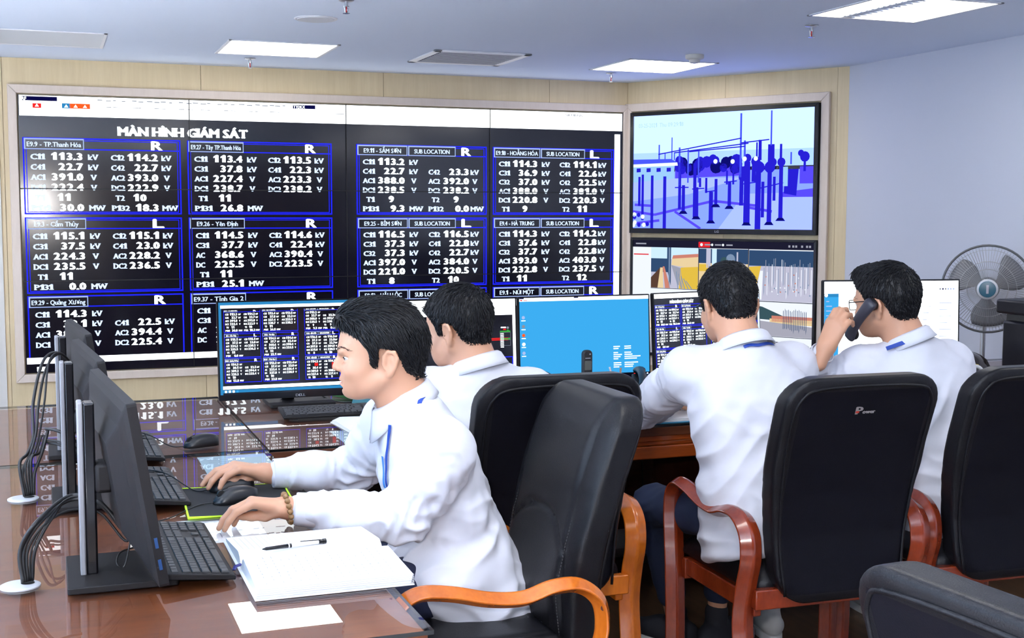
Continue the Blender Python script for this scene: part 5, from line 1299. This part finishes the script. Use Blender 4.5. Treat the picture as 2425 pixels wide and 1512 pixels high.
    F = Field(np.min(ph, 0)-.02, np.max(ph, 0)+.02, .0036)
    th = hs['t']
    F.ell(O+H@V3((-.004, 0, .060)), (.098+th*.8, .074+th*.7, .084+th), 0, H); F.ell(O+H@V3((.045, 0, .062)), (.056+th*.5, .060+th*.5, .056+th), .02, H)
    F.cone(O+H@V3((-.045, 0, -.01)), O+H@V3((-.055, 0, -.04)), .048+th*.4, .040, .03)
    for c, r, k in hs.get('add', ()): F.ell(O+H@V3(c), r, k, H)
    hx, hz = zip(*hs['line'])
    def cut(X, Y, Z):
        px, py, pz = X-O[0], Y-O[1], Z-O[2]
        x = px*H[0, 0]+py*H[1, 0]+pz*H[2, 0]; y = px*H[0, 1]+py*H[1, 1]+pz*H[2, 1]; z = px*H[0, 2]+py*H[1, 2]+pz*H[2, 2]
        return np.interp(x+.10*np.maximum(0, .05-np.abs(y))*(x > .03), hx, hz)-z+.003*np.sin(y*260)*(x > .05)
    F.a = np.maximum(F.a, cut(F.ax[0][:, None, None], F.ax[1][None, :, None], F.ax[2][None, None, :]).astype(np.float32)*.75)
    for c, r, k in hs.get('sub', ()): F.ell(O+H@V3(c), r, k, H, 's')
    HV, HQ = F.mesh(); HV = relax(HV, HQ, 1, .4); N = vnormals(HV, HQ)
    HV = HV+N*(.0016*sines(HV, 4, .012)+.0012*sines(HV, 5, .006))[:, None]
    ho = np_mesh('hair', HV, HQ, hair_m, root)
    lk = MB(); C_ = (HV-O)@H
    m = (C_[:, 2] > np.interp(C_[:, 0], hx, hz)-.004) & (np.linalg.norm(C_-np.array([-.004, 0, .05]), axis=1) > .07)
    strands(lk, HV[m], N[m], hs['flow'], O, H, hs['len'], hs['r'], hs['n'], hs.get('lift', .004), seed=hs.get('seed', 1), jit=hs.get('jit', .22), line=(hx, hz))
    lk.build('locks', hair_m, ho, True if False else False) if False else None
    lo_ = lk.build('locks', hair_m, None, smooth=True, norm=False)
    lo_.data.transform(Matrix.Translation(-Vector(root.location))); lo_.parent = ho
    # shirt with sleeves
    F = Field(np.min([p0, top]+sh+el+wr, 0)-.24, np.max([p0, top, nb]+sh+el+wr, 0)+.20, sp.get('hs', .0055))
    torso(F, .014)
    F.loft(p0, axis, -lft, [(-.065, 0, -.01, .198*sw, .160), (.04, 0, -.005, .192*sw, .150), (.15, 0, 0, .178*sw, .130)], .03)
    for c, r in sp.get('lap', ()): F.ell(c, r, .05)
    cf = []
    for i in (0, 1):
        fa_ = unit(wr[i]-el[i]); ce = wr[i]-fa_*sp.get('cuff', .015)
        F.chain([sh[i], (sh[i]+el[i])/2, el[i]], [.068, .064, .060], .045); F.chain([el[i], (el[i]+ce)/2, ce-fa_*.06, ce-fa_*.05], [.059, .053, .043, .038], .025); F.cone(ce-fa_*.058, ce-fa_*.012, .0375, .0345, .01)
        cf.append((ce, fa_))
    SV, SQ = F.mesh(); SV = relax(SV, SQ, 2, .5); N = vnormals(SV, SQ)
    # folds: rings bunching at the elbows, drapes falling from shoulder and armpit, soft overall unevenness
    ddp = .0022*sines(SV, 21, .11)+.0012*sines(SV, 22, .05)
    for i in (0, 1):
        for a, b, ctr, wid, amp in ((sh[i], el[i], el[i], .11, .0065), (el[i], wr[i], el[i], .10, .0065), (el[i], wr[i], wr[i]-(wr[i]-el[i])*.25, .06, .004), (sh[i], el[i], sh[i]+(el[i]-sh[i])*.2, .08, .004)):
            ax = unit(b-a); q = SV-ctr; s_ = q@ax; rad = np.linalg.norm(q-s_[:, None]*ax, axis=1); msk = np.exp(-(s_/wid)**2)*(rad < .085)
            side = sines(SV, 31+i, .09)
            ddp += amp*msk*(1-2*np.abs(np.sin(s_*PI/.040+1.8*side+i)))*.6
    ax = unit(axis); tt = (SV-p0)@ax; dg = (SV-p0)@unit(ax+lft*.9*sp.get('drape', 1)); dg2 = (SV-p0)@unit(ax*1.0-lft*.7)
    msk = np.clip((L-.06-tt)/.15, 0, 1)*np.clip((tt+.1)/.1, 0, 1)
    ddp += .0070*msk*(1-2*np.abs(np.sin(dg*PI/.075+1.6*sines(SV, 41, .20))))*np.clip(sines(SV, 42, .25)+.35, 0, 1)
    ddp += .0056*msk*(1-2*np.abs(np.sin(dg2*PI/.062+1.3*sines(SV, 43, .17))))*np.clip(sines(SV, 44, .22)+.25, 0, 1)
    ddp += .004*np.exp(-(tt/.07)**2)*np.sin(((SV-p0)@lft)*2*PI/.055)
    for cr, amp, wd in sp.get('creases', ()):
        P = spline(cr, 8); dm = np.full(len(SV), 9.)
        for p in P: dm = np.minimum(dm, np.linalg.norm(SV-p, axis=1))
        ddp += -amp*np.exp(-(dm/wd)**2)+amp*.6*np.exp(-((dm-wd*2)/wd)**2)
    SV = SV+N*ddp[:, None]; SV = relax(SV, SQ, 1, .3); N = vnormals(SV, SQ)
    np_mesh('shirt', SV, SQ, shirt_m, root)
    for ce, fa_ in cf:
        x, y = frame_of(fa_); cb = MB(); R = []
        for t_, r_ in ((-.062, .0395), (-.055, .0412), (-.004, .0385), (.0, .0375), (-.001, .0350), (-.03, .0345)):
            R.append([ce+fa_*t_+r_*(math.cos(a)*x+math.sin(a)*y) for a in np.linspace(0, 2*PI, 28, endpoint=False)])
        cb.rings(R, caps=False); cb.build('cuff', shirt_m, root, True, smooth=True)
    cup = unit(unit(O-H[:, 0]*.02-nb)*.8+unit(axis)*.4)
    cc = V3(sp['collar']); co = collar_mesh(cc, cup, H[:, 0]*.6+fwd*.4, sp.get('cr', .066)); co.build('collar', shirt_m, root, True, smooth=True, solid=.0025)
    # lanyard
    cv = np.array(co.v); cn = cv-cc; cn = cn-cup*(cn@cup)[:, None]; cn /= np.linalg.norm(cn, axis=1)[:, None]; cn = unit_rows(cn*.8+cup*.45)
    AV, AN = np.concatenate([SV, cv]), np.concatenate([N, cn])
    for pts, m_ in sp.get('lanyard', ()):
        P = spline(pts, 8); pn = []; pp = []
        for p in P: i = nearest(AV, p); pp.append(V3(p)); pn.append(AN[i])
        if m_[1]: pp = snap(AV, AN, P, .0045)
        pp = relax_line(np.array(pp), 3)
        band_mesh(pp, pn, m_[2] if len(m_) > 2 else .012).build('lanyard', m_[0], root, True)
    # trousers
    F = Field(np.min([p0]+hip+kn+an, 0)-.16, np.max([p0]+hip+kn+an, 0)+.16, .008)
    F.ell(p0+V3((0, 0, sp.get('pz', .045))), (.145, .150, .080), .0)
    for i in (0, 1): F.chain([hip[i], kn[i]], [.082, .066], .05); F.chain([kn[i], an[i]+(kn[i]-an[i])*sp.get('cuffs', .12)], [.066, .050], .03)
    TV, TQ = F.mesh(); TV = relax(TV, TQ, 2); N = vnormals(TV, TQ); dp = .002*sines(TV, 51, .07)
    for i in (0, 1):
        q = TV-kn[i]; dp += .004*np.exp(-((q**2).sum(1)/.010))*(1-2*np.abs(np.sin(q@unit(an[i]-kn[i]+(hip[i]-kn[i])*.5)*PI/.03+sines(TV, 52, .1))))
    np_mesh('trousers', TV+N*dp[:, None], TQ, sp['trousers'], root)
    # shoes and ankles
    for i in (0, 1):
        a = an[i]; td = unit(V3((*sp['toe'][i], 0))); lat = np.cross((0, 0, 1), td)
        F = Field(a-V3((.32, .32, a[2]))-.0, a+V3((.32, .32, .10)), .006)
        g0 = V3((a[0], a[1], 0))
        F.chain([g0-td*.045+V3((0, 0, .055)), g0+td*.06+V3((0, 0, .050)), g0+td*.16+V3((0, 0, .038))], [.040, .042, .034], .03); F.cone(g0+V3((0, 0, .07)), a+V3((0, 0, .01)), .038, .040, .02)
        F.a = np.maximum(F.a, (.026-F.ax[2])[None, None, :])
        SVv, SQq = F.mesh(); so = np_mesh('shoe', SVv, SQq, sp['shoes'], root)
        sl = MB(); out = []
        for t_ in np.linspace(0, 2*PI, 32, endpoint=False):
            u = math.cos(t_); v = math.sin(t_); out.append(g0+td*(.058+.150*u)+lat*.047*math.copysign(abs(v)**.7, v)*(1+.1*u))
        sl.rings([[p+V3((0, 0, .001)) for p in out], [p+V3((0, 0, .028)) for p in out]]); sl.build('sole', white_rubber if sp.get('white_sole', 1) else rubber, so, smooth='auto')
        so2 = [c for c in kids(so)][0]; so2.data.transform(Matrix.Translation(-Vector(root.location)))
        F = Field(a-.08, a+.12, .007); F.cone(a-V3((0, 0, .03)), a+(kn[i]-a)*.25, .030, .036, 0); AV, AQ = F.mesh(); np_mesh('ankle', AV, AQ, skin, root)
    return root, O, H, SV, N
def relax_line(P, it):
    for _ in range(it): P[1:-1] = P[1:-1]*.5+(P[:-2]+P[2:])*.25
    return P
def glasses(root, O, H):
    t = MB(); W = lambda x, y, z: O+H@V3((x, y, z))
    for s_ in (1, -1):
        t.tube([W(.113-.010*(abs(y)/.03)**2, s_*(.033+y), .024+z) for y, z in rrect(.046, .032, .010, 4)], .0014, 6, closed=True)
        t.tube([W(.104, s_*.057, .032), W(.098, s_*.069, .033), W(.03, s_*.076, .034), W(-.012, s_*.078, .032), W(-.034, s_*.079, .012)], .0018, 6)
    t.tube([W(.113, .010, .026), W(.118, 0, .029), W(.113, -.010, .026)], .0014, 6)
    g = t.build('glasses', black_gloss, root, True, smooth=True)
    for s_ in (1, -1):
        l = MB(); l.add([W(.113-.010*(abs(y)/.03)**2, s_*(.033+y), .024+z) for y, z in rrect(.045, .031, .010, 4)], [tuple(range(20 if False else len(rrect(.045, .031, .010, 4))))])
        lo_ = l.build('lens', glass, None); lo_.data.transform(Matrix.Translation(-Vector(root.location))); lo_.parent = g

def flow_front(lp, n):      # swept up and back from the forehead, down and back at the sides
    x, y, z = lp; s_ = np.clip((z-.10)/.05, 0, 1)
    return unit(np.array([-1.0, .15*np.sign(y), .25])*s_+np.array([-.55, 0, -1.])*(1-s_))
def whorl(cx, cy, cz, sw=.5):
    c = np.array([cx, cy, cz])
    def f(lp, n):
        d = lp-c; d = d-n*(d@n); d /= np.linalg.norm(d)+1e-6; return unit(d+np.cross(n, d)*sw+np.array([0, 0, -.35])*(lp[2] < .08))
    return f
LINE1 = [(-.14, -.040), (-.07, -.036), (-.055, -.020), (-.036, .034), (-.010, .046), (.010, .044), (.0115, -.004), (.030, .006), (.033, .045), (.050, .068), (.080, .085), (.105, .095), (.16, .10)]
LINE2 = [(-.14, -.030), (-.07, -.030), (-.050, -.012), (-.036, .034), (-.010, .046), (.008, .044), (.010, .010), (.026, .012), (.030, .045), (.050, .070), (.080, .090), (.105, .100), (.16, .105)]
relaxed = [(.30, .45, .30), (.34, .48, .32), (.38, .50, .35), (.45, .55, .40)]
# man at the side desk, in profile
M1 = dict(label='man in profile wearing a wooden bead bracelet, hands on mouse and desk', O=(.768, 2.983, 1.124), yaw=76, pitch=-3, nb=(.822, 2.985, 1.00), collar=(.812, 2.985, 1.055), cr=.064,
    p0=(.985, 2.985, .53), top=(.845, 2.985, 1.0), left=(-.12, -.99, 0), a=1.0,
    sh=[(.862, 2.815, .925), (.835, 3.155, .935)], el=[(.772, 2.80, .778), (.762, 3.26, .802)], wr=[(.512, 2.862, .808), (.528, 3.262, .810)],
    hands=[dict(d=(-1, .10, .22), n=(.15, .1, 1), t=1, curls=[(.62, .42, .25), (.60, .42, .26), (.60, .45, .28), (.66, .45, .3)], spread=.06, tc=.6, td=(-.7, .45, -.35)),
           dict(d=(-1, .06, .26), n=(.2, .1, 1), t=-1, curls=[(.50, .40, .22), (.52, .40, .25), (.58, .40, .3), (.65, .45, .3)], spread=.05, tc=.55, td=(-.86, -.42, -.28))],
    hip=[(.92, 2.895, .585), (.92, 3.075, .585)], knee=[(.50, 2.87, .565), (.50, 3.11, .565)], ankle=[(.47, 2.86, .10), (.47, 3.12, .10)], toe=[(-1, -.1), (-1, .1)], pz=.055,
    h=.0036, hs=.005, face=True, lap=[((.905, 2.975, .600), (.150, .212, .092))], trousers=navy, shoes=black_plastic, white_sole=0, cuff=.012,
    creases=[([(.80, 2.77, .86), (.83, 2.73, .80), (.80, 2.74, .74)], .005, .010), ([(.93, 2.80, .90), (.95, 2.79, .82), (.96, 2.80, .74)], .004, .012), ([(.86, 2.75, .88), (.88, 2.75, .80), (.84, 2.74, .72)], .005, .010), ([(1.0, 2.84, .80), (1.01, 2.83, .70), (1.0, 2.84, .60)], .004, .015), ([(.70, 2.79, .775), (.66, 2.79, .785), (.64, 2.81, .77)], .004, .008)],
    hair=dict(t=.014, line=LINE1, add=[((.070, 0, .116), (.040, .050, .026), .02), ((.015, 0, .134), (.072, .056, .024), .02)], flow=flow_front, len=.042, r=.0013, n=3600, lift=.007, seed=3, jit=.16),
    lanyard=[([(.875, 2.955, 1.060), (.855, 2.920, 1.045), (.830, 2.900, 1.022), (.80, 2.895, 1.0)], (ribbon, 1, .011)), ([(.765, 2.905, .985), (.738, 2.90, .93), (.730, 2.90, .87), (.735, 2.90, .82)], (ribbon, 1, .009)), ([(.735, 2.93, .90), (.73, 2.925, .86), (.735, 2.92, .82)], (ribbon_lt, 1, .012))])
r1, O, H, SV, N = person(M1)
bb = MB(); w1 = V3(M1['wr'][0]); fa_ = unit(w1-V3(M1['el'][0])); x, y = frame_of(fa_)
for k in range(16):
    a = 2*PI*k/16; c = w1+fa_*.006+V3((0, .037*math.cos(a), .0315*math.sin(a)))+fa_*.006*math.sin(a)
    bb.lathe([(.0068*math.sin(q), .0068*math.cos(q)) for q in np.linspace(.01, PI-.01, 9)], 12, c, axis=fa_)
bb.build('bead_bracelet', mat('wooden_bead', (.26, .14, .055), .35), r1, True, smooth=True)
# man at the dashboard monitor, seen from behind
M2 = dict(label='man from behind at the dashboard monitors, head turned left, white shirt', O=(1.135, 3.49, 1.132), yaw=32, pitch=-10, nb=(1.175, 3.455, 1.02), collar=(1.170, 3.465, 1.065), cr=.068,
    p0=(1.22, 3.36, .53), top=(1.185, 3.47, 1.01), left=(-1, -.10, 0), a=1.04,
    sh=[(1.025, 3.50, .955), (1.345, 3.46, .945)], el=[(.98, 3.74, .84), (1.43, 3.72, .82)], wr=[(1.05, 3.97, .81), (1.26, 3.98, .81)],
    hands=[dict(d=(.3, 1, 0), n=(0, 0, 1), t=-1, curls=relaxed), dict(d=(-.3, 1, 0), n=(0, 0, 1), t=1, curls=relaxed)],
    hip=[(1.12, 3.40, .585), (1.32, 3.40, .585)], knee=[(1.10, 3.80, .565), (1.34, 3.80, .565)], ankle=[(1.10, 3.85, .10), (1.34, 3.85, .10)], toe=[(-.1, 1), (.1, 1)], pz=.055,
    trousers=navy, shoes=black_plastic, white_sole=0,
    hair=dict(t=.013, line=LINE2, flow=whorl(-.070, -.02, .115), len=.026, r=.0012, n=2600, seed=4, sub=[((-.082, -.018, .128), (.010, .004, .020), .004)]))
person(M2)
# man in jeans, leaning over the desk
M3 = dict(label='man in jeans from behind, leaning over the blue folder at the desk', O=(1.972, 3.385, 1.188), yaw=-6, pitch=-14, nb=(1.985, 3.315, 1.07), collar=(1.985, 3.325, 1.112), cr=.068,
    p0=(1.985, 3.16, .56), top=(1.995, 3.315, 1.055), left=(-1, .02, 0), a=1.08,
    sh=[(1.835, 3.395, 1.00), (2.195, 3.375, 1.005)], el=[(1.835, 3.70, .845), (2.36, 3.66, .84)], wr=[(2.04, 3.90, .825), (2.24, 3.95, .825)],
    hands=[dict(d=(.7, .7, 0), n=(0, 0, 1), t=-1, curls=relaxed), dict(d=(-.4, 1, 0), n=(0, 0, 1), t=1, curls=relaxed)],
    hip=[(1.89, 3.24, .59), (2.09, 3.24, .59)], knee=[(1.868, 3.68, .525), (2.14, 3.68, .54)], ankle=[(2.00, 3.76, .11), (2.12, 3.69, .12)], toe=[(-.55, .8), (.75, .35)], pz=.05,
    trousers=denim, cuffs=.20, shoes=mat('black_canvas', (.012, .013, .02), .8),
    creases=[([(1.82, 3.36, .93), (1.85, 3.28, .88), (1.92, 3.22, .80)], .006, .012), ([(1.83, 3.35, .90), (1.84, 3.26, .80), (1.90, 3.20, .70)], .005, .012), ([(1.82, 3.30, .84), (1.86, 3.20, .74), (1.95, 3.16, .66)], .004, .012)],
    lanyard=[([(1.95, 3.256, 1.088), (2.0, 3.248, 1.092), (2.05, 3.262, 1.092)], (ribbon, 1, .010))],
    hair=dict(t=.014, line=LINE2, flow=whorl(-.078, .0, .105), len=.020, r=.0011, n=2600, seed=5, jit=.4))
r3, O3, H3, _, _ = person(M3); glasses(r3, O3, H3)
# man on the telephone
M4 = dict(label='man in glasses from behind, holding a dark telephone handset to his ear', O=(2.537, 3.351, 1.182), yaw=18, pitch=-6, nb=(2.585, 3.30, 1.06), collar=(2.575, 3.31, 1.105), cr=.066,
    p0=(2.70, 3.18, .56), top=(2.60, 3.30, 1.045), left=(-1, -.12, 0), a=1.08,
    sh=[(2.435, 3.35, .985), (2.765, 3.335, .995)], el=[(2.27, 3.53, .875), (2.935, 3.50, .840)], wr=[(2.285, 3.325, 1.068), (2.86, 3.80, .83)],
    hands=[dict(d=(.38, -.10, .92), n=(-.80, -.50, .35), t=1, curls=[(.35, .8, .6), (.40, .85, .6), (.45, .9, .6), (.5, .9, .6)], spread=.05, tc=.3, td=(.75, -.25, .55)),
           dict(d=(-.3, 1, -.05), n=(0, 0, 1), t=1, curls=relaxed)],
    hip=[(2.60, 3.26, .59), (2.80, 3.26, .59)], knee=[(2.55, 3.68, .54), (2.84, 3.68, .54)], ankle=[(2.36, 3.74, .11), (2.86, 3.80, .11)], toe=[(.25, .95), (.1, 1)], pz=.05,
    trousers=navy, shoes=mat('pale_sneaker', (.55, .55, .53), .6), face=True,
    creases=[([(2.86, 3.36, .90), (2.80, 3.26, .88), (2.70, 3.2, .90)], .006, .012), ([(2.87, 3.36, .84), (2.82, 3.26, .80), (2.72, 3.16, .82)], .005, .012), ([(2.86, 3.28, .76), (2.80, 3.16, .72), (2.70, 3.1, .72)], .004, .012)],
    lanyard=[([(2.475, 3.272, 1.068), (2.53, 3.243, 1.092), (2.60, 3.242, 1.108), (2.645, 3.262, 1.112)], (ribbon, 0, .014))],
    hair=dict(t=.015, line=LINE2, flow=whorl(-.07, .0, .12), len=.024, r=.0012, n=2600, seed=6, add=[((.06, 0, .125), (.05, .055, .028), .02)]))
r4, O4, H4, _, _ = person(M4); glasses(r4, O4, H4)
t = thing('telephone_handset', 'dark grey telephone handset in the hand of the man with glasses', 'telephone', tuple(O4+H4@V3((.0, .10, 0))))
a, b_ = O4+H4@V3((-.005, .098, .022)), O4+H4@V3((.085, .085, -.070)); ax = unit(b_-a); ou = unit(H4@V3((.1, 1, .0))); ou = ou-ax*(ou@ax); ou /= np.linalg.norm(ou); sd = np.cross(ax, ou); R = []
for q in np.linspace(-.12, 1.12, 17):
    e = abs(q-.5)/.62; w_ = .024*(1-.25*(1-e**2))*(1 if e < .93 else .75); z = .012*(1-e*e); R.append([a+(b_-a)*q+ou*(z+.011*math.sin(t_))+sd*w_*math.copysign(abs(math.cos(t_))**.7, math.cos(t_)) for t_ in np.linspace(0, 2*PI, 16, endpoint=False)])
MB().rings(R).build('body', mat('handset_grey', (.03, .03, .045), .35), t, True, smooth=True)
for q in (.0, 1.0): MB().cyl(a+(b_-a)*q-ou*.006, a+(b_-a)*q-ou*.016, .019, 18).build('earpiece' if q == 0 else 'mouthpiece', black_plastic, t, True, smooth='auto')
